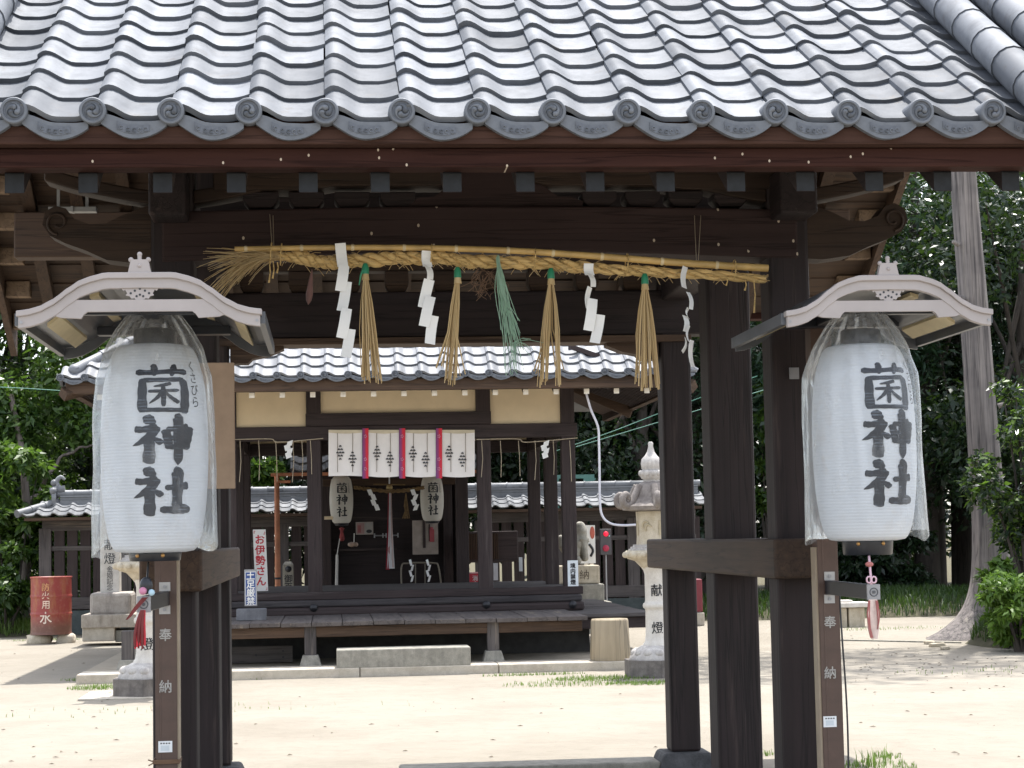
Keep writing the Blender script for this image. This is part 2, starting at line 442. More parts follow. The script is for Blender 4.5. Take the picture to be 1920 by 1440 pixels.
# verge boards
LATH = wood('pale brown lath', (.10, .065, .04), (.24, .165, .105), 'Y')
for x in (XV0-.02, XV1-.02):
    for s in (0, 1):
        a = RF-.15; pts = [(a, zr(a)-.05), (GYM, zr(GYM)-.05), (GYM, zr(GYM)+.36), (a, zr(a)+.30)]
        if s: pts = [(2*GYM-p[0], p[1]) for p in pts][::-1]
        mb = MB(); mb.prism(pts, (x, 0, 0), (0,1,0), (0,0,1), (.045, 0, 0)); build(mb, "bargeboard", [W['midY']], gate, .005)
                                                     # stepped ends of the lath under the rear verge
    for k in range(9):
        y = GYM + .25 + k*.30; z = zr(y)
        xx = x + (.05 if x < 0 else -.17)
        mb = MB(); mb.box(xx, xx+.16, y, y+.10, z-.02, z+.085)
        build(mb, "verge_lath", [LATH], gate, .004)

# posts on stone bases
def post(x, y, w, ztop):
    mb = MB(); mb.box(x-w/2, x+w/2, y-w/2, y+w/2, .10, ztop); po = build(mb, "post", [W['darkZ']], gate, .018)
    mb = MB(); mb.frustum(x, y, -.02, .10, w/2+.10, w/2+.10, w/2+.055, w/2+.055); build(mb, "base_stone", [STONE_B], po, .02)
for x in (GXL, GXR):
    post(x, GYF, .205, 3.30); post(x, GYM, .25, 4.55); post(x, GYR, .195, 3.32)
# waist ties running front to back
for x0, x1 in ((-.885, -.594), (2.108, 2.41)):
    mb = MB(); mb.box(x0, x1, 9.05, 12.78, 1.272, 1.462); build(mb, "tie_beam", [W['midY'] if x0 < 0 else wood('brown tie timber', (.022,.014,.010), (.075,.045,.029), 'Y')], gate, .014)
    mb = MB(); mb.box(x0+.06, x1-.06, 8.95, 12.9, 3.02, 3.24); build(mb, "tie_beam", [W['darkY']], gate, .012)
# lintels
def arched(y0, y1, xa, xb, z0, z1, rise, nm="lintel", m=None):
    mb = MB(); n = 14; top = []; bot = []
    for k in range(n+1):
        q = k/n; x = xa + (xb-xa)*q; r = rise*math.sin(PI*q)
        top.append((x, y0, z1 + r*.5)); bot.append((x, y0, z0 + r))
    mb.strip(top, bot, (0, y1-y0, 0)); return build(mb, nm, [m or W['darkX']], gate, .012)
arched(GYF-.11, GYF+.11, GXL-.05, GXR+.05, 2.83, 3.075, .045, m=W['plum'])
mb = MB(); mb.box(GXL-.05, GXR+.05, GYM-.13, GYM+.13, 3.12, 3.44); build(mb, "lintel", [W['darkX']], gate, .012)
mb = MB(); mb.box(GXL-.45, GXR+.45, GYR-.10, GYR+.10, PZ(630, GYR-.1), PZ(546, GYR-.1)); build(mb, "lintel", [W['darkX']], gate, .012)
mb = MB(); mb.box(GXL-.1, GXR+.1, GYR-.13, GYR+.12, PZ(643, GYR-.13), PZ(630, GYR-.13)-.002); build(mb, "lintel_lip", [W['midX']], gate, .006)
mb = MB(); mb.box(GXL, GXR, GYM-.03, GYM+.03, 3.44, 4.5); build(mb, "added_dark_infill", [W['darkX']], gate)  # added board that keeps the space behind the brackets dark
# purlins
for y in (GYF, GYR):
    mb = MB(); mb.box(-1.98, 3.45, y-.08, y+.08, 3.325, zr(y)-.005); build(mb, "purlin", [W['midX'] if y > 11 else W['darkX']], gate, .01)
mb = MB(); mb.box(-1.98, 3.45, GYM-.1, GYM+.1, 4.35, zr(GYM)-.01); build(mb, "purlin", [W['darkX']], gate, .01)
# carved centre strut on the front lintel
def sym(xc, pts): return [(xc+x, z) for x, z in pts] + [(xc-x, z) for x, z in pts[::-1]]
xc = PX(928, GYF, 380)
pts = sym(xc, [(.42, 3.10), (.43, 3.125), (.37, 3.145), (.30, 3.15), (.25, 3.19), (.215, 3.215), (.20, 3.26), (.175, 3.30), (.17, 3.325)])
mb = MB(); mb.prism(pts, (0, GYF-.07, 0), (1,0,0), (0,0,1), (0, .13, 0)); build(mb, "carved_strut", [W['plum']], gate, .008)
# shaped bracket boards either side, with bearing blocks
for sgn, (pa, pb, pc) in ((1, (400, 590, 855)), (-1, (1455, 1265, 1000))):
    xa, xb, xd = PX(pa, GYF-.1, 360), PX(pb, GYF-.1, 360), PX(pc, GYF-.1, 360)
    n = 16; top = []; bot = []
    for k in range(n+1):
        q = k/n; x = xa + (xd-xa)*q
        st = abs(x-xa)/abs(xb-xa)
        z = 3.178 if st < 1 else 3.178 + .020*min(1, (st-1)/.12)
        if q > .94: z = 3.215
        top.append((x, GYF-.11, 3.32)); bot.append((x, GYF-.11, z))
    mb = MB(); mb.strip(top, bot, (0, .2, 0)); build(mb, "bracket_board", [W['carved']], gate, .005)
    for k in range(4):
        px = (490, 575, 660, 745)[k] if sgn > 0 else (1365, 1280, 1200, 1120)[k]
        x = PX(px, GYF, 380); mb = MB()
        mb.frustum(x, GYF, 3.10, 3.135, .055, .06, .085, .085); mb.box(x-.085, x+.085, GYF-.085, GYF+.085, 3.135, 3.172)
        build(mb, "bearing_block", [W['darkX']], gate, .004)
# curled arms above the front posts
for xc, d in ((GXL, 1), (GXL, -1), (GXR, 1), (GXR, -1)):
    path = [(xc + d*(.10 + .5*q), GYF-.10, 3.13 + .02*math.sin(q*3) + .11*q**2.2) for q in np.linspace(0, 1, 9)]
    mb = MB(); mb.strip([(p[0], p[1], p[2]+.05) for p in path], [(p[0], p[1], p[2]-.015) for p in path], (0, .16, 0)); build(mb, "bracket_arm", [W['carved']], gate, .008)
# carved nose ends of the head ties
nose = [(0, .17), (.12, .165), (.24, .12), (.33, .075), (.42, .07), (.50, .10), (.545, .155), (.60, .17), (.655, .14), (.67, .07), (.63, .01), (.55, -.03), (.44, -.07), (.33, -.12), (.18, -.14), (0, -.13)]
for xc, d, zc in ((GXL-.02, -1, 2.955), (GXR+.02, 1, 2.955)):
    mb = MB(); p = [(q[0]*d*.88, q[1]*.9) for q in nose]
    if d > 0: p = p[::-1]
    mb.prism(p, (xc, GYF-.09, zc), (1,0,0), (0,0,1), (0, .16, 0))
    mb.tube([(xc + d*.88*(.585 + .055*math.cos(a)*(1-a/9)), GYF-.095, zc+.072+.05*math.sin(a)*(1-a/9)) for a in np.linspace(-1.5, 5.5, 20)], .008, 6)
    build(mb, "carved_nose", [W['carved']], gate, .012)
# rear brackets: rows of blocks under the rear purlin, ground light put into paler timber
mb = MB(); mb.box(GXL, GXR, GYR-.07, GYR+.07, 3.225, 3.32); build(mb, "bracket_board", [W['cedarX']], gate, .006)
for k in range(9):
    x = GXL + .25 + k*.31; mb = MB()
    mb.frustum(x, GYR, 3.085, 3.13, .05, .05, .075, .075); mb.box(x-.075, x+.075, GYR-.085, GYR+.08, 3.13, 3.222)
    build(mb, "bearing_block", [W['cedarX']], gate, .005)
for x, d in ((GXL, 1), (GXR, -1)):                                   # knee brackets under the rear lintel
    mb = MB(); z = PZ(643, GYR)
    mb.prism([(0, 0), (d*.34, 0), (d*.34, -.03), (d*.24, -.07), (d*.14, -.09), (d*.11, -.12), (0, -.12)][::(1 if d < 0 else -1)], (x + d*.11, GYR-.07, z-.004), (1,0,0), (0,0,1), (0,.14,0))
    build(mb, "knee_bracket", [W['midX']], gate, .006)
# threshold stone
mb = MB(); mb.box(.42, 2.08, 12.25, 12.55, -.02, .05); build(mb, "threshold_stone", [STONE_G], gate, .015)
# small steel plate on the front right post, strip lamp under the left eave
mb = MB(); p = P(1489, 700, GYF-.118); mb.box(p.x-.024, p.x+.024, GYF-.121, GYF-.1135, p.z-.028, p.z+.028)
mb.tube([(p.x-.01, GYF-.124, p.z+.014), (p.x-.01, GYF-.12, p.z+.014)], .004, 8); mb.tube([(p.x-.01, GYF-.124, p.z-.014), (p.x-.01, GYF-.12, p.z-.014)], .004, 8)
tag(build(mb, "steel_plate", [GREYM], None, loc=(p.x, GYF-.117, p.z)), "small square grey steel plate screwed on the front right gate post", "plate")
a, b = P(92, 394, 9.9), P(181, 395, 9.9)
mb = MB(); mb.box(a.x, b.x, 9.87, 9.93, a.z-.012, a.z+.012); mb.box((a.x+b.x)/2-.006, (a.x+b.x)/2+.006, 9.862, 9.93, a.z-.014, a.z+.014)
mb.box(a.x+.04, a.x+.055, 9.89, 9.91, a.z+.012, zr(9.9)); mb.box(b.x-.055, b.x-.04, 9.89, 9.91, a.z+.012, zr(9.9))
tag(build(mb, "tube_lamp", [plain('dusty white tube', (.28,.28,.27), .5)], None, loc=((a.x+b.x)/2, 9.9, a.z)), "short pale unlit tube lamp hung under the left eave of the gate", "lamp")
# tan board
mb = MB(); a, b = P(392, 680, 10.57), P(441, 916, 10.57); mb.box(a.x-.25, b.x, 10.57, 10.592, b.z, a.z)
tag(build(mb, "notice_board", [BOARD], None, .004, loc=(a.x, 10.58, b.z)), "blank tan board fixed upright on the left gate post behind the left paper lantern", "board")

# ================================================================ straw rope and what hangs from it
RY = 8.93
def curve(pts, n):
    """catmull rom through points, n samples"""
    pts = [Vector(p) for p in pts]; pts = [pts[0]*2-pts[1]] + pts + [pts[-1]*2-pts[-2]]
    out = []; k = len(pts)-3
    for i in range(n):
        t = i/(n-1)*k; j = min(int(t), k-1); t -= j
        a, b, c, d = pts[j:j+4]
        out.append(.5*((2*b) + (c-a)*t + (2*a-5*b+4*c-d)*t*t + (3*b-a-3*c+d)*t**3))
    return out
bp = [P(x, y, RY-.03) for x, y in ((440, 467), (640, 464), (800, 465), (960, 470), (1100, 479), (1280, 493), (1440, 503))]
bam = curve(bp, 60)
mb = MB(); mb.tube(bam, [.0125+.0055*i/59 for i in range(60)], 12)
bamboo = build(mb, "bamboo_pole", [BAMBOO], None, loc=bam[30]); tag(bamboo, "long thin bamboo pole slung above the straw rope in the gateway", "bamboo pole")
for q in (.03, .105, .20, .29, .40, .50, .60, .70, .80, .90):
    i = int(q*59); d = (bam[i+1]-bam[i]).normalized(); r = .0125+.0055*i/59
    mb = MB(); mb.tube([bam[i]-d*.007, bam[i]-d*.003, bam[i]+d*.003, bam[i]+d*.009], [r+.0006, r+.0028, r+.0028, r+.0004], 12); build(mb, "node", [BAMBOO_N], bamboo)
rp = [P(x, y, RY) for x, y in ((500, 479), (560, 483), (610, 491), (660, 490), (740, 485), (820, 484), (900, 491), (1000, 493), (1100, 502), (1200, 508), (1300, 514), (1435, 523))]
ctr = curve(rp, 260)
rope = thing("straw_rope", "thick twisted straw rope with a frayed left end under the bamboo pole", "rope", ctr[130])
def rrope(q): return .012 + .020*min(1, q/.10) if q < .12 else .0315 - .010*max(0, (q-.55)/.45)
for s in range(3):
    path = []; rad = []
    for i, c in enumerate(ctr):
        q = i/259; a = q*2*PI*11.5 + s*2*PI/3; R = rrope(q)*.56*(1+.16*math.sin(q*90+s*2.1)*math.sin(q*37+s))
        path.append(c + Vector((0, math.cos(a), math.sin(a)))*R); rad.append(rrope(q)*(.53+.07*math.sin(q*140+s*2)+.06*math.sin(q*61+s)))
    mb = MB(); mb.tube(path, rad, 9); build(mb, "strand", [STRAW2], rope)
mb = MB()                                                     # loose straws and the frayed tail
for k in range(240):
    i = random.randrange(8, 255); c = ctr[i]; a = random.uniform(0, 2*PI); R = rrope(i/259)*.9
    p = c + Vector((0, math.cos(a), math.sin(a)))*R; d = Vector((random.choice((-1, 1))*random.uniform(.6, 1), math.cos(a)*.5, math.sin(a)*.7+random.uniform(-.4, .2))); L = random.uniform(.015, .06)*(1 if math.sin(a) > -.3 else .7)
    mb.tube([p, p+d*L*.5, p+d*L+Vector((0, 0, -L*.15))], .0013, 4, caps=False)
for k in range(170):
    p = P(525, 480, RY) + Vector((random.uniform(-.03, .02), random.uniform(-.02, .02), random.uniform(-.018, .018)))
    L = random.uniform(.10, .36); dr = random.uniform(-.02, 1.0)
    q = [p]; 
    for s in range(1, 6):
        u = s/5; q.append(p + Vector((-L*u, random.uniform(-.006, .006)+(.10*(k % 7)/7-.05)*u, .03*u*(1-dr) - L*dr*.75*u**2.2)))
    mb.tube(q, [.0017, .0017, .0016, .0015, .0013, .0008], 4, caps=False)
for k in range(26):                                           # right cut end
    p = ctr[-3]; d = Vector((1, random.uniform(-.4, .4), random.uniform(-.55, .45)))
    mb.tube([p, p+d*random.uniform(.03, .05)], .0016, 4)
struct(build(mb, "loose_straw", [STRAW], rope), 'stuff')
mb = MB()                                                     # bindings round rope and pole, with hanging ends
for px, py in ((508, 475), (527, 477), (1376, 507), (1175, 495), (1002, 486), (808, 478)):
    c = P(px, py, RY-.015)
    mb = MB(); mb.tube([c + Vector((.004*math.sin(a), .045*math.cos(a), .05*math.sin(a))) for a in np.linspace(0, 2*PI, 15)], .003, 5); build(mb, "binding", [STRAW2], rope)
for px, py, L in ((512, 490, .08), (520, 492, .05), (1362, 520, .04), (1397, 525, .05), (1413, 520, .17), (505, 490, .10)):
    c = P(px, py, RY-.04); mb = MB(); mb.tube([c, c+Vector((.004, -.004, -L*.5)), c+Vector((-.003, 0, -L))], [.003, .003, .005], 5); build(mb, "binding_end", [STRAW2], rope)
for px0, py0, px1, py1 in ((506, 402, 511, 476), (512, 404, 514, 476), (1302, 404, 1306, 496), (1314, 404, 1309, 496)):
    a, b = P(px0, py0, GYF-.114), P(px1, py1, RY-.01); mb = MB(); mb.tube([a, b], .0016, 5)
    tag(build(mb, "hanging_string", [TWINE_L], None, loc=a), {506: "left one of the two thin strings above the frayed rope end", 512: "right one of the two thin strings above the frayed rope end", 1302: "left one of the two thin strings above the plain right rope end", 1314: "right one of the two thin strings above the plain right rope end"}[px0], "string", "strings holding up the bamboo pole")

def shide(name_label, segs, w, Y):
    """zigzag paper streamer; segs = list of ((px,py) top centre, (px,py) bottom centre, twist)"""
    mb = MB()
    for k, (a, b, tw) in enumerate(segs):
        A, B = P(*a, Y - .004*k), P(*b, Y - .004*k - .006)
        d = (B-A).normalized(); s = Vector((math.cos(tw), math.sin(tw), 0)); s = (s - d*s.dot(d)).normalized()
        n = d.cross(s).normalized(); vs = []; m_ = 5
        for i in range(m_+1):
            q = i/m_; c = A + (B-A)*q + n*.010*math.sin(q*PI)*(1 if k % 2 else -1)
            vs += [c - s*w/2, c + s*w/2]
        vs += [v + n*.0012 for v in vs]; o = 2*(m_+1)
        fs = []
        for i in range(m_):
            j = 2*i; fs += [(j, j+2, j+3, j+1), (o+j, o+j+1, o+j+3, o+j+2), (j, o+j, o+j+2, j+2), (j+1, j+3, o+j+3, o+j+1)]
        fs += [(0, 1, o+1, o), (o-2, 2*o-2, 2*o-1, o-1)]
        mb.add(vs, fs, 0)
    a = P(*segs[0][0], Y)
    return tag(build(mb, "paper_streamer", [PAPER], None, loc=a), name_label, "paper streamer", "white zigzag paper streamers on the straw rope")
SY = RY - .055
shide("long white zigzag paper streamer nearest the frayed rope end, left of the first straw tassel",
      [((638, 456), (643, 500), .1), ((645, 498), (638, 546), .15), ((650, 528), (641, 583), -.2), ((650, 578), (640, 634), .2), ((657, 617), (648, 670), -.15)], .050, SY)
shide("white zigzag paper streamer with a curled fold, just left of the second straw tassel",
      [((800, 470), (802, 500), .4), ((800, 497), (806, 524), .9), ((805, 524), (793, 577), .1), ((807, 556), (795, 612), -.1), ((813, 592), (806, 645), .25)], .050, SY)
shide("white zigzag paper streamer between the third and the fourth straw tassel",
      [((1104, 494), (1106, 516), .3), ((1104, 512), (1112, 538), .9), ((1106, 538), (1103, 580), 1.0), ((1111, 560), (1103, 620), .2), ((1125, 590), (1115, 643), -.35)], .050, SY)
shide("twisted narrow white paper streamer at the right, beyond the last straw tassel",
      [((1285, 500), (1283, 540), .9), ((1290, 548), (1295, 580), 1.0), ((1290, 578), (1291, 596), 1.25), ((1284, 592), (1285, 622), .9), ((1292, 610), (1291, 640), 1.2), ((1285, 634), (1279, 660), 1.2), ((1297, 638), (1299, 688), 1.0)], .050, SY)

def tassel(label, top, botc, halfw, n=26):
    a = P(*top, RY-.045); b = P(*botc, RY-.045); hw = halfw*RY/F
    t = thing("straw_tassel", label, "tassel", a, "straw tassels hanging from the rope")
    mb = MB()
    for k in range(n):
        u = random.uniform(-1, 1); v = random.uniform(-1, 1)
        p0 = a + Vector((u*.009, v*.009, -.03)); L = random.uniform(.93, 1.02)
        e = a + (b-a)*L + Vector((u*hw, v*hw*.8, 0))
        mid = p0 + (e-p0)*.5 + Vector((u*hw*.12+random.gauss(0,.004), v*.01, 0))
        if random.random() < .2: e.x += random.uniform(-.06, .06); e.z += random.uniform(0, .10)
        r = random.uniform(.0022, .0042)
        mb.tube([p0, p0+(mid-p0)*.5+Vector((u*.004, 0, 0)), mid, mid+(e-mid)*.5, e], [r*.8, r, r, r, r*.9], 5)
    mb.tube([a+Vector((0,0,-.02)), a+Vector((0,0,-.05))], [.015, .019], 10)
    build(mb, "straw_bundle", [STRAW], t)
    mb = MB(); mb.tube([a+Vector((0,0,.028)), a+Vector((0,0,.01)), a+Vector((0,0,-.022))], [.009, .0165, .0175], 12)
    if botc[0] < 700: mb.tube([a+Vector((-.012,-.012,-.005)), a+Vector((-.022,-.014,-.03)), a+Vector((-.030,-.010,-.075))], [.005, .005, .003], 5)
    build(mb, "tie", [GREENP], t)
tassel("straw tassel right of the longest paper streamer, its green tie showing a loose end", (685, 505), (697, 716), 22, 32)
tassel("straw tassel slanting down to the left, second from the frayed rope end", (858, 512), (843, 720), 16)
tassel("straw tassel beside the pale green plastic tassel, with one straw sticking out left", (1033, 514), (1029, 722), 24, 28)
tassel("straw tassel nearest the plain right end of the rope", (1209, 524), (1213, 730), 24, 27)
g = P(933, 478, RY-.05)
mb = MB()
for k in range(40):
    a = g + Vector((random.uniform(-.008,.008), random.uniform(-.012,.004), random.uniform(-.03, 0))); f = random.random()
    x1, y1 = 943 + 32*f + random.gauss(0, 7), 600 + 60*random.random() + 45*(random.random() < .25)
    e = P(x1, y1, RY-.05+random.uniform(-.03,.03)); mid = P(935+12*f+random.gauss(0,3), 545, RY-.06+random.uniform(-.02,.02))
    mb.tube(curve([a, mid, e], 7), .0016, 4, caps=False)
for k in range(22):
    a = P(966, 640, RY-.05); e = a + Vector((random.gauss(.01, .05), random.gauss(0, .02), random.uniform(-.16, .01))); mb.tube([a, (a+e)/2+Vector((0,0,.01)), e], .0012, 4, caps=False)
tag(build(mb, "plastic_tassel", [GREENS], None, loc=g), "pale green stringy plastic tassel hanging in the middle of the straw rope", "tassel")
mb = MB()
for k in range(26):
    a = P(random.uniform(895, 935), random.uniform(500, 520), RY-.02)
    pts = [a]
    for s in range(4): pts.append(pts[-1] + Vector((random.gauss(0, .028), random.gauss(0, .01), -random.uniform(.005, .045))))
    mb.tube(curve(pts, 9), .0012, 4, caps=False)
tag(build(mb, "dry_tendril", [TWINE], None, loc=P(915, 505, RY)), "tangle of thin dry brown tendrils beside the green plastic tassel", "dry plant")
mb = MB(); a, b = P(585, 505, RY), P(578, 571, RY)
mb.tube([a, a+(b-a)*.25, a+(b-a)*.7, a+(b-a)*.88, b], [.002, .009, .017, .013, .002], 7)
tag(build(mb, "dead_leaf", [DEADLEAF], None, loc=a), "shrivelled brown dead leaf dangling left of the longest paper streamer", "leaf")
# ================================================================ writing
def text_mesh(body, size, mat, name, parent, O, U, V, ext=.002, off=.0, line=1.0, squash=1.0, wrap=None, label=None):
    """lettering; O = centre of the block, U right, V up; stands out of the surface by ext"""
    c = bpy.data.curves.new("t", "FONT"); c.body = body; c.size = size; c.align_x = 'CENTER'; c.space_line = line; c.resolution_u = 6
    o = bpy.data.objects.new("t", c); COL.objects.link(o)
    dg = bpy.context.evaluated_depsgraph_get(); me = bpy.data.meshes.new_from_object(o.evaluated_get(dg))
    vs = [v.co.copy() for v in me.vertices]; fs = [tuple(p.vertices) for p in me.polygons]
    bpy.data.objects.remove(o); bpy.data.curves.remove(c); bpy.data.meshes.remove(me)
    x0, x1 = min(v.x for v in vs), max(v.x for v in vs); y0, y1 = min(v.y for v in vs), max(v.y for v in vs)
    O, U, V = Vector(O), Vector(U).normalized(), Vector(V).normalized(); N = U.cross(V)
    mb = MB()
    for q, (du, dv) in enumerate(((0, 0), (off, 0), (-off, 0), (0, off), (0, -off)) if off else ((0, 0),)):   # bold by stamping
        if wrap: mb.add([wrap((v.x-(x0+x1)/2)*squash+du, v.y-(y0+y1)/2+dv) for v in vs], fs)
        else: mb.add([O + U*((v.x-(x0+x1)/2)*squash+du) + V*(v.y-(y0+y1)/2+dv) + N*(ext+q*.0002) for v in vs], fs)
    return build(mb, name, [mat], parent)
def vert(s): return "\n".join(s)

STROKES = {   # brush strokes: list of ((x, y, width) ...)
'rei': [[(.17,.99,.03),(.25,.94,.12),(.36,.84,.05)], [(.03,.74,.08),(.18,.73,.075),(.40,.79,.09)], [(.41,.79,.09),(.28,.60,.09),(.13,.47,.06),(.0,.40,.01)],
        [(.26,.62,.09),(.27,.35,.105),(.26,.10,.12),(.25,.03,.07)], [(.32,.56,.03),(.42,.49,.07),(.47,.43,.06)]],
'神': ['rei', [(.53,.73,.09),(.56,.55,.085),(.59,.33,.08)], [(.54,.73,.06),(.75,.75,.065),(.93,.80,.08)], [(.94,.79,.12),(.91,.58,.11),(.87,.32,.08)],
       [(.58,.55,.055),(.72,.56,.055),(.88,.57,.055)], [(.58,.37,.06),(.72,.38,.06),(.87,.39,.06)], [(.68,.99,.05),(.745,.95,.11),(.745,.5,.10),(.74,.14,.09),(.73,.0,.01)]],
'社': ['rei', [(.52,.60,.06),(.72,.62,.075),(.93,.65,.10)], [(.66,.97,.05),(.73,.92,.12),(.735,.55,.11),(.73,.17,.11)], [(.44,.16,.08),(.70,.15,.09),(.88,.17,.11),(.99,.13,.05)]],
'菌': [[(.02,.85,.09),(.30,.84,.07),(.70,.87,.07),(.97,.86,.09)], [(.30,1.0,.05),(.35,.94,.09),(.35,.77,.05)], [(.69,1.01,.05),(.71,.95,.09),(.65,.77,.05)],
       [(.12,.71,.06),(.15,.62,.10),(.15,.3,.11),(.16,.02,.12)], [(.13,.68,.07),(.5,.69,.06),(.88,.71,.07)], [(.86,.71,.10),(.89,.5,.11),(.88,.2,.12),(.86,.0,.10)], [(.17,.07,.06),(.5,.07,.06),(.85,.07,.06)],
       [(.64,.62,.05),(.5,.58,.045),(.34,.55,.02)], [(.25,.45,.045),(.5,.46,.045),(.78,.48,.045)], [(.50,.58,.05),(.505,.35,.06),(.50,.14,.05)], [(.48,.44,.05),(.40,.32,.045),(.27,.20,.02)], [(.53,.44,.03),(.64,.32,.05),(.77,.22,.06)]]}
def strokes(ch):
    out = []
    for s in STROKES[ch]:
        if isinstance(s, str): out += STROKES[s]
        else: out.append(s)
    return out
def brush(mb, ch, cx, cy, w, h, wrap, bold=1.0):
    """draw a character with tapering strokes; wrap maps (u, v, k) to the surface"""
    for k, st in enumerate(strokes(ch)):
        c = curve([(p[0], p[1], p[2]) for p in st], 14); vs = []; n = len(c)
        for i, p in enumerate(c):
            d = c[min(i+1, n-1)] - c[max(i-1, 0)]; L = math.hypot(d.x, d.y) or 1; nx, ny = -d.y/L, d.x/L
            ww = p.z*bold/2*(1+.07*math.sin(i*1.7+k))
            if i in (0, n-1): ww *= .55
            for q in (-1, -.33, .33, 1):
                vs.append(wrap(cx + (p.x-.5 + nx*ww*q)*w, cy + (p.y-.5 + ny*ww*q)*h, k))
        mb.add(vs, [(4*i+j, 4*i+j+1, 4*i+j+5, 4*i+j+4) for i in range(n-1) for j in range(3)])

# ================================================================ lantern stands
def paper_mat(name, c, glow=.3, dirt=(.55, .40, .25)):
    m = M(name); v = m.coord()
    z = m.n("SeparateXYZ", {"Vector": v}).outputs[2]
    rib = m.math('SINE', m.math('MULTIPLY', z, 2*PI/.0135))
    col = m.mix(m.math('MULTIPLY', m.ramp(m.noise(v, 7, 5, .7), [(.55, (0,0,0)), (.72, (1,1,1))]), .16), c, dirt)
    m.set(Base_Color=col, Roughness=.75)
    m.b.inputs["Specular IOR Level"].default_value = .25
    m.bump(m.math('ADD', rib, m.math('MULTIPLY', m.noise(v, 14, 4, .6), 2.0)), .26, .0016)
    tr = m.n("BsdfTranslucent", {"Color": col}); ms = m.n("MixShader", {0: glow, 1: m.b.outputs[0], 2: tr.outputs[0]})
    m.t.links.new(ms.outputs[0], m.o.inputs[0]); return m.mat
PAPERL = paper_mat("white lantern paper", (.76, .795, .84), .22)
im = M('brushed lantern ink'); iv = im.coord(); iz = im.n("SeparateXYZ", {"Vector": iv}).outputs[2]
irib = im.math('GREATER_THAN', im.math('SINE', im.math('MULTIPLY', iz, 2*PI/.0135)), .45)
idry = im.ramp(im.noise(im.coord((5, 5, 14)), 2.0, 4, .7), [(.50, (0,0,0)), (.66, (1,1,1))])
im.set(Base_Color=im.mix(im.math('MULTIPLY', irib, im.math('MULTIPLY', idry, .7)), (.008, .010, .018), (.20, .24, .30)), Roughness=.5); INKL = im.mat
PAPERS = paper_mat("aged lantern paper", (.74, .72, .66))
def plastic_mat():
    m = M("clear crinkled plastic sheet"); v = m.coord((1, 1, .5))
    nz = m.noise(v, 11, 4, .55); fine = m.noise(m.coord(), 34, 4, .6)
    tr = m.n("BsdfTransparent", {"Color": (.975, .98, .985, 1)})
    gl = m.n("BsdfGlossy", {"Color": (.9, .95, 1, 1), "Roughness": .16})
    df = m.n("BsdfDiffuse", {"Color": (.86, .87, .87, 1)}); tl = m.n("BsdfTranslucent", {"Color": (.86, .87, .87, 1)})
    hz = m.n("MixShader", {0: .5, 1: df.outputs[0], 2: tl.outputs[0]})
    bp_ = m.n("Bump", {"Height": m.math('ADD', nz, m.math('MULTIPLY', fine, .35)), "Strength": .35, "Distance": .02})
    m.t.links.new(bp_.outputs[0], gl.inputs["Normal"])
    fr = m.n("LayerWeight", {"Blend": .32, "Normal": bp_.outputs[0]})
    fc = m.math('POWER', fr.outputs['Facing'], 2.2)
    haze = m.math('ADD', m.math('ADD', .035, m.math('MULTIPLY', fc, .62)), m.math('MULTIPLY', m.ramp(nz, [(.58, (0,0,0)), (.72, (1,1,1))]), .24))
    gz = m.n("SeparateXYZ", {"Vector": m.coord(kind='Generated')}).outputs[2]
    haze = m.math('ADD', haze, m.math('MULTIPLY', m.ramp(gz, [(.74, (0,0,0)), (.97, (1,1,1))]), m.math('MULTIPLY', m.ramp(fine, [(.3, (.25,.25,.25)), (.7, (1,1,1))]), .42)))
    a = m.n("MixShader", {0: haze, 1: tr.outputs[0], 2: hz.outputs[0]})
    b = m.n("MixShader", {0: m.math('MULTIPLY', fr.outputs["Fresnel"], .42), 1: a.outputs[0], 2: gl.outputs[0]})
    m.t.links.new(b.outputs[0], m.o.inputs[0]); return m.mat
PLASTIC = plastic_mat()

def kara(u):
    """outline of the curved gable: 0..1 -> drop"""
    u = abs(u)
    pts = [(0, 0), (.28, 0), (.38, .012), (.48, .028), (.58, .060), (.70, .104), (.82, .134), (.92, .146), (1.0, .150)]
    for (a, b), (c, d) in zip(pts, pts[1:]):
        if u <= c: t = (u-a)/(c-a); t = t*t*(3-2*t)*.3 + t*.7; return b + (d-b)*t
    return .150

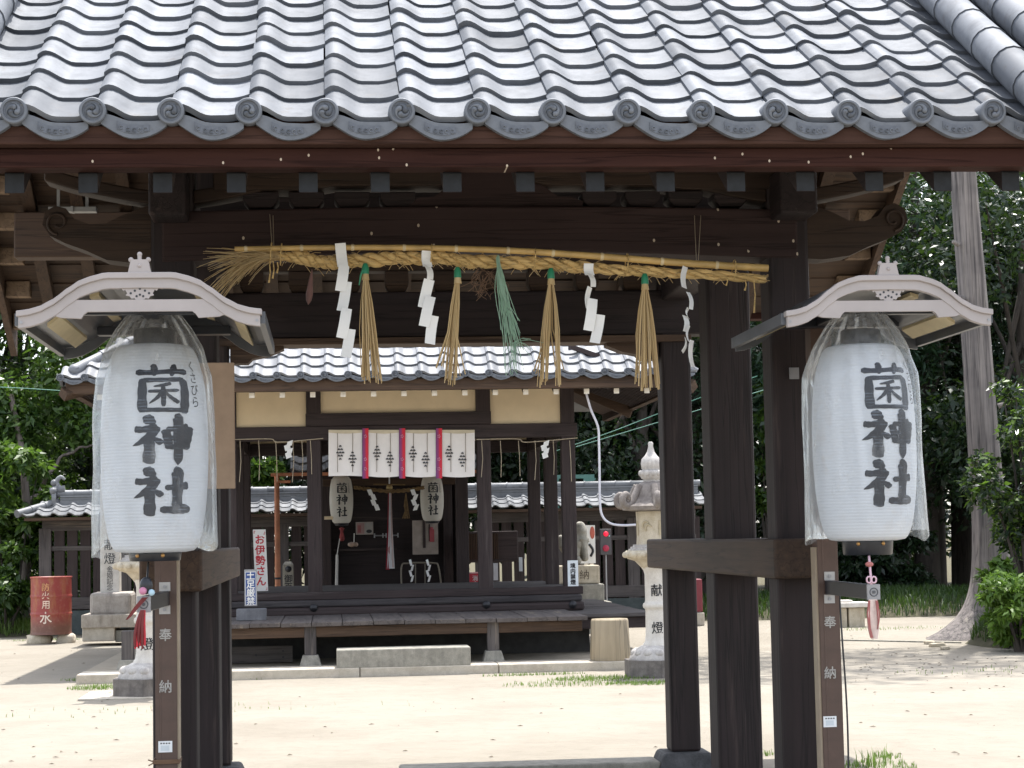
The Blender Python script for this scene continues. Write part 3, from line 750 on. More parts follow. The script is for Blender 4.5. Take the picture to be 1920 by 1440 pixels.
def lantern_stand(px_pole, px_roof, RYf, label, roof_top, sgn, hw):
    PYf = 8.86; x = PX(px_pole, PYf, 1200); w = .0485
    t = thing("lantern_stand", label, "lantern stand", (x, PYf+.05, 0), "lantern stands in front of the gate")
    mb = MB(); mb.box(x-w, x+w, PYf, PYf+.105, 0, 2.50, 0)
    mb.box(x-w*.6, x-w*.45, PYf-.0015, PYf+.002, .2, 2.3, 0)
    pole = build(mb, "pole", [STEEL_B], t, .006)
    mb = MB(); e = w*1.0; s_ = 1 if sgn < 0 else -1                 # pale channel along the inner side
    mb.box(x+s_*e+.0, x+s_*(e+.010), PYf+.012, PYf+.09, 0, 1.42); build(mb, "channel", [STEEL_E], pole)
    # roof
    xr = PX(px_roof, RYf, 560); zt = P(px_roof, roof_top, RYf).z; RB_ = 9.02
    us = [-1 + 2*k/40 for k in range(41)]
    lip = [(xr+u*hw, RYf-.012, zt-kara(u)) for u in us]
    mb = MB(); mb.strip(lip, [(p[0], p[1], p[2]-.024) for p in lip], (0, .05, 0))
    mb.strip([(xr+u*hw*.985, RYf, zt-kara(u)-.020) for u in us], [(xr+u*hw*.985, RYf, zt-kara(u)-.062-.008*abs(u)) for u in us], (0, .03, 0))
    xb = .245                                                       # cross bar with stepped ends
    pr = [(-.24, -.108), (.24, -.108), (.30, -.128), (.345, -.162), (.30, -.178), (.222, -.182), (.212, -.166), (.198, -.155), (-.198, -.155), (-.212, -.166), (-.222, -.182), (-.30, -.178), (-.345, -.162), (-.30, -.128)]
    k = hw/.465
    mb.prism([(p[0]*k, p[1]) for p in pr][::-1], (xr, RYf+.004, zt), (1,0,0), (0,0,1), (0, .022, 0))
    for u in (-.96, .96): mb.tube([(xr+u*hw, RYf-.004, zt-kara(u)-.048), (xr+u*hw, RYf+.002, zt-kara(u)-.048)], .006, 8, 1)
    gab = build(mb, "curved_gable", [LROOF, GREYM], t, .0025, seg=1)
    mb = MB()
    lip = [(xr+u*hw*.99, RYf+.03, zt-kara(u)-.004) for u in us]
    mb.strip(lip, [(p[0], p[1], p[2]-.014) for p in lip], (0, RB_-RYf-.03, 0), 0); sheet_ = build(mb, "roof_sheet", [LTOP], t)
    mb = MB()                                                       # edge rails and rear gable of the sheet roof
    for u in (-1, 1): mb.box(xr+u*hw-.012, xr+u*hw+.012, RYf+.035, RB_, zt-.150-.055, zt-.150-.006)
    lip = [(xr+u*hw*.985, RB_-.02, zt-kara(u)-.02) for u in us]; mb.strip(lip, [(p[0], p[1], p[2]-.05) for p in lip], (0, .02, 0))
    build(mb, "edge_rail", [LTOP], sheet_)
    for u in (-.78, -.44, .44, .78):
        mb = MB(); xx = xr+u*hw; zz = zt-kara(u)-.030
        mb.obox((xx, (RYf+RB_)/2+.06, zz), (.026*(1 if abs(u) > .5 else .7), 0, (-.020 if u > 0 else .020)*(1 if abs(u) > .5 else .3)), (0, (RB_-RYf)/2-.22, 0), (0, 0, .008)); build(mb, "batten", [CREAM], sheet_)
    mb = MB()                                                       # finial
    mb.prism([(-.046, 0), (.046, 0), (.036, .045), (.030, .055), (-.030, .055), (-.036, .045)][::-1], (xr, RYf-.006, zt-.003), (1,0,0), (0,0,1), (0,.03,0))
    for dx, dz in ((0, .074), (-.034, .052), (.034, .052), (0, .05)): mb.sphere((xr+dx, RYf+.004, zt+dz), .0105, 10, 7)
    mb.tube([(xr, RYf+.004, zt+.05), (xr, RYf+.004, zt+.07)], .009, 8)
    mb.sphere((xr, RYf-.006, zt+.027), .008, 8, 6); build(mb, "finial", [LROOF], gab, .002, seg=1)
    mb = MB()                                                       # pierced cloud ornament under the arch
    c = [(-.092, .062), (.092, .062), (.10, .05), (.085, .046), (.075, .052), (.066, .040), (.058, .044), (.05, .030), (.056, .022), (.040, .018), (.034, .008), (.022, .010), (.012, .0), (0, -.008),
         (-.012, .0), (-.022, .010), (-.034, .008), (-.040, .018), (-.056, .022), (-.05, .030), (-.058, .044), (-.066, .040), (-.075, .052), (-.085, .046), (-.10, .05)]
    mb.prism(c[::-1], (xr, RYf+.008, zt-.112), (1,0,0), (0,0,1), (0,.010,0))
    for dx, dz in ((0, .048), (-.02, .040), (.02, .040), (-.036, .030), (.036, .030), (0, .024), (-.013, .018), (.013, .018)):
        mb.tube([(xr+dx, RYf+.0065, zt-.112+dz), (xr+dx, RYf+.0078, zt-.112+dz)], .0048, 8, 1)
    build(mb, "ornament", [LROOF, DARKM], gab)
    # arms: carrier under the roof, and the lower arm with a clamp plate
    mb = MB(); mb.box(x-.03, x+.03, RYf+.25, PYf+.1, zt-.125, zt-.08); mb.box(xr-.30, xr+.30, RYf+.32, RYf+.36, zt-.13, zt-.09); mb.box(xr-.30, xr+.30, PYf-.05, PYf+.02, zt-.13, zt-.09); build(mb, "carrier_arm", [DARKM], t, .004)
    pe = P(270 if sgn < 0 else 1637, 1133 if sgn < 0 else 1110, 8.06)
    mb = MB(); A = Vector((x, PYf+.0, pe.z)); B = pe; d = (B-A); mb.obox((A+B)/2, d/2, d.cross(Vector((0,0,1))).normalized()*.018, (0,0,.032)); larm = build(mb, "lower_arm", [DARKM], t, .003)
    mb = MB(); mb.box(B.x-.028, B.x+.028, B.y-.012, B.y+.002, B.z-.033, B.z+.033, 0)
    mb.tube([(B.x+.017*math.cos(a), B.y-.0135, B.z+.017*math.sin(a)) for a in np.linspace(0, 2*PI, 20)], .0025, 6, 1); mb.tube([(B.x, B.y-.017, B.z), (B.x, B.y-.012, B.z)], .007, 10, 1)
    build(mb, "clamp_plate", [GREYM, LTOP], larm, .002, seg=1)
    ys = (1100, 1143) if sgn < 0 else (1080, 1123)
    for y in ys:
        p = P(px_pole-2, y, PYf); mb = MB(); mb.box(p.x-.025, p.x+.025, PYf-.0045, PYf+.001, p.z-.020, p.z+.020, 0); mb.tube([(p.x, PYf-.011, p.z), (p.x, PYf-.004, p.z)], .008, 8, 1); build(mb, "bolt_plate", [plain('zinc plate', (.42,.41,.40), .5, .3), GREYM], pole)
    for ch, y in (("奉", 1190 if sgn < 0 else 1166), ("納", 1287 if sgn < 0 else 1261)):
        p = P(px_pole-1, y, PYf); text_mesh(ch, .060, plain('weathered grey lettering', (.40,.385,.36), .7, var=.3, scale=60), "lettering", pole, (p.x, PYf, p.z), (1,0,0), (0,0,1), .0025, .0008)
    p = P(px_pole-1, 1400 if sgn < 0 else 1353, PYf); mb = MB(); mb.box(p.x-.031, p.x+.031, PYf-.0035, PYf+.001, p.z-.025, p.z+.025, 0)
    for k in range(4): mb.box(p.x-.022+.012*k, p.x-.014+.012*k, PYf-.0042, PYf-.003, p.z+.012, p.z+.018, 1)
    mb.box(p.x-.020, p.x+.018, PYf-.0040, PYf-.003, p.z-.018, p.z+.006, 2)
    build(mb, "sticker", [plain('white sticker', (.72,.74,.75), .5), LTOP, plain('pale blue print', (.55,.60,.63), .5)], pole)
    return t, x, PYf, xr, zt
sL = lantern_stand(311, 262, 7.70, "left lantern stand with a brown post and curved taupe gable roof over the paper lantern", 511, -1, .482)
sR = lantern_stand(1557, 1667, 7.96, "right lantern stand, its curved taupe gable roof in front of the trees and cedar trunk", 516, 1, .452)
p = P(1577, 1180, 8.86); x_, y_ = sR[1], sR[2]                     # cable on the right post
mb = MB(); mb.tube(curve([(x_+.052, y_+.01, 1.23), (x_+.056, y_, 1.0), (x_+.066, y_, .75), (x_+.068, y_, .5), (x_+.06, y_, .2), (x_+.05, y_+.02, .02)], 30), .0045, 6)
tag(build(mb, "power_cable", [DARKM], None, loc=(x_+.06, y_, 0)), "thin black power cable running down the outer side of the right lantern stand", "cable")
x_, y_ = sL[1], sL[2]; zz = P(311, 1428, 8.86).z                     # wire tied round the left post
mb = MB()
for k in range(3): mb.tube([(x_+.058*cx, y_+.052+.062*cy, zz+.006*k-.006) for cx, cy in ((-1, -1), (1, -1), (1, 1), (-1, 1), (-1, -1))], .004, 5)
mb.tube([(x_-.05, y_-.012, zz), (x_-.08, y_-.02, zz+.012)], .003, 5); mb.tube([(x_-.05, y_-.012, zz), (x_-.078, y_-.02, zz-.014)], .003, 5)
tag(build(mb, "wire_tie", [TWINE], None, loc=(x_, y_, zz)), "dark wire twisted round the foot of the left lantern stand post", "wire")

def big_lantern(px, label, bag_label, zs, rot, bag):
    c = P(px, 830, 8.34); x, y = c.x, c.y
    zt, zb, zring = zs
    t = thing("paper_lantern", label, "paper lantern", (x, y, zb), "large paper lanterns at the gate")
    H = zt - zb
    def rad(q):   # q 0 bottom .. 1 top
        return .128 + .100*math.sin(PI*min(1, max(0, q)))**.27 - .012*(q > .8)*(q-.8)/.2
    n = 140; mb = MB()
    prof = [(rad(k/n)+.0007*math.sin(2*PI*k/n*H/.0135), H*k/n) for k in range(n+1)]
    mb.lathe(prof, (x, y, zb), 64, 0, True, caps=False); body = build(mb, "paper_body", [PAPERL], t)
    mb = MB(); mb.lathe([(.085, -.01), (.088, 0), (.088, .072), (.082, .078), (.075, .078)], (x, y, zt-.008), 32, 0, True)
    mb.tube([(x-.07, y, zt+.065), (x-.05, y, zt+.12), (x, y, zt+.135), (x+.05, y, zt+.12), (x+.07, y, zt+.065)], .004, 6); build(mb, "top_ring", [DARKM], t)
    mb = MB(); mb.lathe([(.104, -zring), (.108, -zring+.004), (.112, -.006), (.112, .004), (.10, .006)], (x, y, zb), 40, 0, True)
    for a in (-2.2, -1.2): mb.sphere((x+.112*math.cos(a), y+.112*math.sin(a), zb-.012), .009, 8, 6, 1)
    build(mb, "bottom_ring", [DARKM, plain('brass knob', (.5, .28, .10), .4, .6)], t)
    def wrap(u, v, k=0):
        q = (v - zb)/H; r = rad(q)+.0022+k*.00012; a = -PI/2 + rot + u/.225
        return (x+r*math.cos(a), y+r*math.sin(a), v)
    mb = MB()
    for i, ch in enumerate("菌神社"): brush(mb, ch, .006, zb+H*(.770-.245*i), .255, .205, wrap, 1.72 if i else 1.45)
    build(mb, "lettering", [INKL], body)
    def wrap2(u, v): return wrap(u+.166, v+zb+H*.80)
    text_mesh(vert("くさびら"), .052, INK, "lettering", body, (0,0,0), (1,0,0), (0,0,1), line=.98, wrap=wrap2)
    # bag
    mb = MB(); zs_ = bag; nA, nZ = 144, 60; vs = []
    ztop, zlow = bag
    rnd = random.Random(px)
    ph = [rnd.uniform(0, 6.28) for _ in range(8)]
    folds = [(rnd.uniform(0, 2*PI), rnd.uniform(.06, .20), rnd.uniform(.003, .010)) for _ in range(20)]
    for i in range(nZ+1):
        q = i/nZ
        for j in range(nA):
            a = 2*PI*j/nA
            hem = .022*math.sin(a*2+ph[0]) + .012*math.sin(a*5+ph[1]) + .02*math.cos(a-ph[6])
            z = ztop + (zlow+hem-ztop)*q
            base = np.interp(q, (0, .05, .10, .18, .30, .5, 1), (.055, .115, .155, .205, .246, .258, .264))
            f = .004*math.sin(a*7+ph[2]+3*q)
            for a0, wd, am in folds:
                d = (a - a0 - .12*math.sin(3*q+a0) + PI) % (2*PI) - PI
                f += am*math.exp(-(d/wd)**2)*(1-.5*q)
            f += .012*noise.noise(Vector((math.cos(a)*2.2, math.sin(a)*2.2, z*3+px)))
            f += .0025*noise.noise(Vector((math.cos(a)*5, math.sin(a)*5, z*8+px)))
            r = base*(1 + (.35*math.sin(a*13+ph[4])*.5*max(0, .25-q)*2)) + f*min(1, q*4)
            vs.append((x+r*math.cos(a)*1.0, y+r*math.sin(a)*.94, z))
    mb.add(vs, [(i*nA+j, (i+1)*nA+j, (i+1)*nA+(j+1) % nA, i*nA+(j+1) % nA) for i in range(nZ) for j in range(nA)], 0, True)
    tag(build(mb, "plastic_cover", [PLASTIC], None, loc=(x, y, ztop)), bag_label, "plastic cover", "clear covers over the large lanterns")
    return x, y, zb-zring
zl = (PZ(648, 8.34, 290), PZ(1036, 8.34, 290), .036)
zr_ = (PZ(648, 8.34, 1620), PZ(1014, 8.34, 1620), .062)
L1 = big_lantern(290, "large white paper lantern with black brush writing hanging at the left gate post", "crinkled clear plastic sheet over the left large paper lantern", zl, math.radians(13), (PZ(572, 8.34, 290), PZ(1030, 8.34, 290)))
L2 = big_lantern(1620, "large white paper lantern with black brush writing hanging at the right gate post", "smooth clear plastic sheet over the right large paper lantern", zr_, math.radians(13), (PZ(572, 8.34, 1620), PZ(1004, 8.34, 1620)))
# cloth tassels below the lanterns
def flat_cloth(mb, pts, w, th, mi=0):
    """soft strip hanging along pts (centre line)"""
    vs = []; n = len(pts)
    for i, p in enumerate(pts):
        for s in (-1, -.4, .3, 1):
            vs.append((p[0]+s*w[i], p[1]+th*math.sin(s*3+i), p[2]))
    mb.add(vs + [(v[0], v[1]+.006, v[2]) for v in vs], [(4*i+j, 4*i+j+4, 4*i+j+5, 4*i+j+1) for i in range(n-1) for j in range(3)] + [(4*n+4*i+j, 4*n+4*i+j+1, 4*n+4*i+j+5, 4*n+4*i+j+4) for i in range(n-1) for j in range(3)], mi, True)
Yt = 8.00
mb = MB()
for k in range(9):
    u = (k-4)/4; mb.tube(curve([P(268+3*u, 1144, Yt+.004*(k%3)), P(264+6*u, 1165, Yt+.008*(k%3)-.004), P(262+9*u, 1190, Yt+.010*((k*2)%3)-.006), P(262+10*u+random.gauss(0,1), 1212+random.gauss(0, 3), Yt+.01*(k%2))], 9), [.004, .006, .0065, .0065, .0065, .0062, .006, .0055, .004], 6, 0 if k % 3 else 1)
flat_cloth(mb, [P(x, y, Yt+.01) for x, y in ((272, 1120), (255, 1140), (243, 1156), (237, 1162))], [.012, .010, .007, .004], .003, 1)
mb.sphere(P(274, 1098, Yt), .030, 10, 8, 2, (.9, .6, 1.2)); mb.sphere(P(268, 1108, Yt-.02), .016, 8, 6, 3); mb.sphere(P(284, 1111, Yt-.01), .014, 8, 6, 4)
mb.tube([P(278, 1055, 8.3), P(275, 1100, Yt)], .004, 6, 2)
tag(build(mb, "cloth_tassel", [RED, plain('dark red cloth', (.16,.03,.03), .8), DARKM, plain('pink cord', (.55,.22,.34), .7), plain('pale blue cord', (.42,.60,.70), .7)], None, loc=P(270, 1120, Yt)), "red cloth tassel with a dark knot and blue cord hanging under the left lantern", "tassel")
mb = MB()
flat_cloth(mb, [P(x, y, Yt-.02) for x, y in ((1637, 1124), (1637, 1150), (1638, 1180), (1640, 1198))], [.018, .023, .022, .013], .006, 0)
flat_cloth(mb, [P(x, y, Yt-.026) for x, y in ((1630, 1126), (1628, 1150), (1630, 1178), (1635, 1196))], [.004, .006, .006, .006], .004, 1)
flat_cloth(mb, [P(x, y, Yt-.026) for x, y in ((1644, 1126), (1647, 1150), (1647, 1165), (1645, 1180))], [.005, .006, .004, .002], .004, 1)
mb.tube([P(1629, 1040, 8.3), P(1631, 1062, Yt), P(1634, 1096, Yt)], .005, 6, 2)
for dx in (-9, 9): mb.tube([P(1634+dx*(math.cos(a)*.5+.5), 1087+6*math.sin(a), Yt-.02) for a in np.linspace(0, 2*PI, 12)], .004, 6, 2)
mb.sphere(P(1630, 1058, Yt), .014, 8, 6, 1, (1.3, .7, .8))
tag(build(mb, "cloth_tassel", [plain('pale pink cloth', (.70, .56, .50), .8, var=.12, scale=30), plain('faded red cloth', (.40,.14,.13), .8), plain('pale pink cord', (.66,.45,.52), .7)], None, loc=P(1637, 1110, Yt)), "pale pink and faded red cloth tassel hanging under the right lantern", "tassel")
# ================================================================ THE HALL (open pavilion)
HY = 24.0; HB = 28.2; HXs = [PX(431, HY), PX(590, HY), PX(910, HY), PX(1069, HY)]; DZ = .584
hc = (HXs[0]+HXs[3])/2
hall = thing("worship_hall", "open wooden worship hall with cream plaster, pale tiled hip roof and veranda", "shrine hall", (hc, 26, 0))
EXL, EXR, EYH = -3.10, 4.38, 22.6
TWH = .279; zE = PZ(703, EYH, 760) - .012; PH = .66; csH = 1/math.sqrt(1+PH*PH); snH = PH*csH
RH = 26.1; depthH = RH-EYH; LH = .238
cols = round((EXR-EXL)/TWH); TWH = (EXR-EXL)/cols
rows = int(depthH/csH/LH)+1
mb = MB(); wid = EXR-EXL
tile_field(mb, (EXL, EYH, zE), (1,0,0), (0,csH,snH), TWH, LH, cols, rows, .046, .027, keep=lambda x, s: x > s*csH-.05 and x < wid - s*csH + .05, jit=.002)
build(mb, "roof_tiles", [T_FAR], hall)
dy = 2*depthH
for side in (0, 1):
    mb = MB()
    if side == 0: tile_field(mb, (EXL, EYH+dy, zE), (0,-1,0), (csH,0,snH), TWH, LH, round(dy/TWH), rows, .046, .020, keep=lambda x, s: x > s*csH-.05 and x < dy - s*csH + .05, jit=.002)
    else: tile_field(mb, (EXR, EYH, zE), (0,1,0), (-csH,0,snH), TWH, LH, round(dy/TWH), rows, .046, .020, keep=lambda x, s: x > s*csH-.05 and x < dy - s*csH + .05, jit=.002)
    build(mb, "roof_tiles", [T_FAR], hall)
zR = zE + PH*depthH
mb = MB(); mb.add([(EXL, EYH+dy, zE), (EXR, EYH+dy, zE), (EXR-depthH, RH, zR), (EXL+depthH, RH, zR)], [(0,1,2,3)]); build(mb, "roof_tiles", [T_FAR], hall)
mb = MB(); mb.box(EXL+depthH-.2, EXR-depthH+.2, RH-.12, RH+.12, zR-.05, zR+.22); mb.tube([(EXL+depthH-.25, RH, zR+.25), (EXR-depthH+.25, RH, zR+.25)], .09, 12)
build(mb, "ridge", [T_FAR], hall)
for xa, xb in ((EXL, EXL+depthH), (EXR, EXR-depthH)):
    for ya in (EYH, EYH+dy):
        a = Vector((xa, ya, zE+.03))*.96 + Vector((xb, RH, zR+.03))*.04; b = Vector((xb, RH, zR+.03)); mb = MB()
        for k in range(12):
            p0 = a+(b-a)*(k/12); p1 = a+(b-a)*((k+1)/12+.005); mb.tube([p0, p0+(p1-p0)*.1, p1], [.072, .068, .062], 12)
        mb.sphere(a, .074, 12, 8); build(mb, "hip_ridge", [T_FAR], hall)
et2 = eave_tile_mesh("eave_tile", TWH, .046, .044, .042, [T_EAVE, T_PANEL]); et2.parent = hall
for i in range(cols):
    wp = Vector((EXL+i*TWH, EYH-.02, zE+.025))
    if i == 0: et2.location = wp - wloc(hall)
    else: share_t(et2, hall, wp)
n2 = round(dy/TWH)
for i in range(n2):
    share_t(et2, hall, (EXL-.02, EYH+dy-i*TWH, zE+.025), rot=(0, 0, -PI/2))
# fascia, soffit and rafters
zf1, zf0 = PZ(709, 22.66, 760), PZ(731, 22.66, 760)
mb = MB(); mb.box(EXL+.05, EXR-.05, 22.66, 22.76, zf0, zf1); build(mb, "fascia_board", [W['midX']], hall, .006)
for x in (EXL+.06, EXR-.16):
    mb = MB(); mb.box(x, x+.10, 22.78, EYH+dy-.1, zf0, zf1); build(mb, "fascia_board", [W['midY']], hall, .006)
PS = .36; zs0 = PZ(733, 22.8, 760)+.02
def soff(mb, a, b, c, d): mb.add([a, b, c, d] + [Vector(v)+Vector((0,0,.03)) for v in (a, b, c, d)], [(0,1,2,3), (7,6,5,4), (0,4,5,1), (1,5,6,2), (2,6,7,3), (3,7,4,0)])
run = 1.75; zi = zs0 + PS*run
mb = MB()
soff(mb, (EXL+.1, 22.75, zs0+.06), (EXR-.1, 22.75, zs0+.06), (EXR-.1-run, 22.75+run, zi+.06), (EXL+.1+run, 22.75+run, zi+.06))
soff(mb, (EXR-.1, 22.75, zs0+.06), (EXR-.1, EYH+dy, zs0+.06), (EXR-.1-run, EYH+dy-run, zi+.06), (EXR-.1-run, 22.75+run, zi+.06))
soff(mb, (EXL+.1, EYH+dy, zs0+.06), (EXL+.1, 22.75, zs0+.06), (EXL+.1+run, 22.75+run, zi+.06), (EXL+.1+run, EYH+dy-run, zi+.06))
build(mb, "soffit", [W['midX']], hall)
mb = MB(); mb.box(EXL+1.5, EXR-1.5, 24.2, EYH+dy-1.5, zi+.02, zi+.05); build(mb, "added_light_block", [W['hallX']], hall)  # added ceiling the hall lacks, closes off light to darken the inside
WHT = plain('white painted rafter end', (.80, .74, .64), .7)
step = 57.05
for k in range(-7, 21):
    px = 472.3 + step*k + (0 if k < 12 else -1); x = PX(px, 22.8, 740)
    if not (EXL+.2 < x < EXR-.2): continue
    mb = MB(); zc = PZ(738, 22.8, 760); L = 1.25
    mb.obox((x, 22.80+L/2, zc+PS*L/2+.008), (.029, 0, 0), (0, L/2, PS*L/2), (0, 0, .030), 0)
    mb.box(x-.031, x+.031, 22.788, 22.806, zc-.030, zc+.032, 1)
    build(mb, "rafter", [W['hallY'], WHT], hall)
for k in range(24):
    y = 22.95 + k*.155
    for s, xe in ((1, EXR-.12), (-1, EXL+.12)):
        mb = MB(); L = 1.35; mb.obox((xe - s*L/2, y, zs0+PS*L/2+.02), (L/2, 0, -s*PS*L/2), (0, .024, 0), (0, 0, .03)); build(mb, "rafter", [W['hallX']], hall)
for s, xe in ((1, EXR), (-1, EXL)):
    mb = MB(); L = 2.1; a = Vector((xe - s*.02, 22.66, zs0-.02)); b = a + Vector((-s*L*.8, L*.8, PS*L*.8)); mb.tube([a, b], .085, 4); build(mb, "hip_rafter", [W['midY']], hall)
    a = Vector((xe - s*.1, 26.9, zs0-.03)); b = a + Vector((-s*1.6, 0, .75)); d = b-a
    mb = MB(); mb.obox((a+b)/2, d/2, (0, .06, 0), Vector((s*.04, 0, .10))); build(mb, "outrigger", [W['midX']], hall, .01)
# posts
pw = .087
for i, x in enumerate(HXs):
    for y in (HY+pw, HB):
        mb = MB(); mb.box(x-pw, x+pw, y-pw, y+pw, .12, 3.75); build(mb, "post", [W['hallZ']], hall, .012)
for x in (HXs[0], HXs[3]):
    mb = MB(); mb.box(x-pw, x+pw, 26.05-pw, 26.05+pw, .12, 3.75); build(mb, "post", [W['hallZ']], hall, .012)
# lintels and plaster of front and rear
z1t, z1b = PZ(797, HY-.01, 760), PZ(823, HY-.01, 760)
z2t, z2b = PZ(773, HY-.01, 760), PZ(794, HY-.01, 760)
xa, xb = HXs[0]-pw, HXs[3]+pw
for y0, s in ((HY, 1), (HB+pw-.1, 0)):
    mb = MB(); mb.box(xa-.05, xb+.03, y0-.012, y0+.14, z1b, z1t); build(mb, "lintel", [W['hallX']], hall, .008)
    mb = MB(); mb.box(HXs[1]-pw-.01, HXs[2]+pw+.01, y0-.022, y0+.12, z1t+.003, z2t); build(mb, "lintel", [W['hallX']], hall, .006)
    for x in (HXs[1], HXs[2]):
        mb = MB(); mb.box(x-.09, x+.09, y0-.018, y0+.10, z1t+.002, 3.74); build(mb, "short_post", [W['hallZ']], hall, .006)
    for x0, x1, zb in ((xa+2*pw, HXs[1]-.09, z1t), (HXs[1]+.09, HXs[2]-.09, z2t), (HXs[2]+.09, xb-2*pw, z1t)):
        mb = MB(); mb.box(x0+.002, x1-.002, y0+.045, y0+.085, zb+.002, 3.74); build(mb, "plaster_panel", [PLASTER], hall)
for x in (HXs[0], HXs[3]):                                            # side lintels
    mb = MB(); mb.box(x-.06, x+.06, HY+.18, HB-.1, z1b+.01, z1t-.01); build(mb, "lintel", [W['hallY']], hall, .006)
    mb = MB(); mb.box(x-.02, x+.02, HY+.18, HB-.1, z1t, 3.74); build(mb, "side_panel", [W['hallY']], hall)
# bosses
BOSS = plain('dark iron boss', (.03, .03, .034), .45, .5)
for px in (588, 913, 1075):
    p = P(px, 1140 if px < 700 else 1134, HY-.19); mb = MB()
    mb.lathe([(.001, .03), (.018, .028), (.030, .018), (.034, .016), (.046, .010), (.05, 0)][::-1], (0, 0, 0), 20)
    mb.v = [(p.x+v[0], HY-.132-v[2], p.z+v[1]) for v in mb.v]; build(mb, "boss", [BOSS], hall)
# sill beams and floor
zA, zB, zC = PZ(1106, HY, 760), PZ(1121, HY-.06, 760), PZ(1135, HY-.17, 760)
mb = MB(); mb.box(xa-.06, xb+.06, HY-.02, HY+.16, zB, zA); build(mb, "sill_beam", [W['hallX']], hall, .008)
mb = MB(); mb.box(xa-.08, xb+.04, HY-.06, HY+.15, zC, zB-.003); build(mb, "sill_beam", [W['greyD']], hall, .02)
mb = MB(); mb.box(xa-.02, xb+.06, HY-.13, HY+.15, DZ-.02, zC-.003); build(mb, "sill_beam", [W['hallX']], hall, .03)
mb = MB()
for k in range(14): mb.box(xa, xb, HY+.17+k*.29, HY+.17+k*.29+.286, zA-.05, zA-.02)
build(mb, "floor_boards", [W['greyX']], hall)
# veranda
mb = MB(); DX0, DX1 = -1.95, PX(1101, 21.75, 1160); n = int((DX1-DX0)/.325); wb = (DX1-DX0)/n
for k in range(n):
    d = random.uniform(-.004, .004); x = DX0+k*wb
    mb.box(x+.003, x+wb-.003, 21.70+random.uniform(-.012,.012), HY-.175, DZ-.048+d, DZ+d)
build(mb, "veranda_boards", [wood('weathered veranda boards', (.058,.050,.049), (.125,.108,.10), 'Y', worn=(.24,.20,.155), rough=.8, across=14)], hall, .006)
mb = MB(); mb.box(DX0, DX1-.05, 21.80, 21.92, PZ(1191, 21.8, 760), DZ-.052); build(mb, "veranda_beam", [W['midX']], hall, .008)
for px in (-40, 240, 582, 924):
    x = PX(px, 21.86, 1200); mb = MB(); mb.box(x-.066, x+.066, 21.79, 21.93, .20, DZ-.05); vp = build(mb, "veranda_post", [W['greyZ']], hall, .008)
    mb = MB(); mb.frustum(x, 21.86, .09, .215, .125, .125, .088, .088); build(mb, "foot_stone", [STONE_G], vp, .008)
mb = MB(); SX1 = PX(1205, 23.6, 1150)
for k in range(16): mb.box(DX1-.1, SX1, 22.75+k*.33, 22.75+k*.33+.326, DZ-.065, DZ-.02+random.uniform(-.004,.004))
build(mb, "veranda_boards", [W['greyX']], hall, .006)
mb = MB(); mb.box(DX1, SX1-.04, 22.80, 22.92, DZ-.20, DZ-.07); mb.box(SX1-.1, SX1-.02, 22.93, 28, DZ-.20, DZ-.07); build(mb, "veranda_beam", [W['hallX']], hall, .008)
mb = MB(); mb.box(-1.9, 3.1, 23.2, 23.3, .08, DZ-.06); build(mb, "under_floor_board", [plain('dark plinth board', (.045,.043,.042), .85, var=.3)], hall)
# stone platform
def cracked(x0, x1, y0, y1, z0, z1, n):
    mb = MB(); w = (x1-x0)/n
    for k in range(n):
        d = random.uniform(-.006, .006); mb.box(x0+k*w+.004, x0+(k+1)*w-.004, y0+random.uniform(-.012, .012), y1, z0, z1+d)
    return mb
build(cracked(-2.75, 3.35, 21.2, 21.75, -.03, .10, 4), "platform_kerb", [CONC], hall, .012)
mb = MB(); mb.box(-2.74, 3.34, 21.76, 29.5, -.03, .092); build(mb, "platform", [plain('packed earth', (.30, .26, .20), .95, var=.15)], hall)

# ---- things on and round the hall
a, b = P(631, 1217, 21.22), P(883, 1250, 21.22)
mb = MB(); mb.box(a.x, b.x, 21.22, 21.72, .095, PZ(1216, 21.22, 757))
tag(build(mb, "step_stone", [STONE_G], None, .012, loc=((a.x+b.x)/2, 21.4, .1)), "long grey rectangular stone step in front of the hall veranda", "step")
c = P(1145, 1241, 21.45); mb = MB(); H = PZ(1160, 21.45, 1145)-.10
mb.lathe([(.222, 0), (.226, .03), (.218, .2), (.208, H-.02), (.198, H), (.001, H+.001)], (c.x, 21.45, .10), 40, 0, True, fn=lambda a, z: 1+.02*math.sin(a*3)+.012*math.sin(a*7+1)+.012*math.sin(a*17))
tag(build(mb, "tree_stump", [wood('pale sawn stump', (.22,.18,.12), (.40,.33,.23), 'Z', across=14, worn=(.14,.11,.08))], None, loc=(c.x, 21.45, .1)), "pale cut log standing upright at the right end of the veranda", "stump")
a, b = P(432, 1213, 22.5), P(549, 1242, 22.5); mb = MB(); mb.box(a.x-.3, b.x, 22.5, 22.56, .10, a.z)
for dx, dz in ((-.11, .06), (-.11, .13), (-.42, .09)): mb.tube([(b.x+dx, 22.496, .1+dz), (b.x+dx, 22.502, .1+dz)], .013, 8, 1)
tag(build(mb, "grey_plank", [W['greyX'], DARKM], None, .006, loc=(b.x-.3, 22.5, .1)), "grey plank with dark bolt holes leaning under the left veranda", "plank")

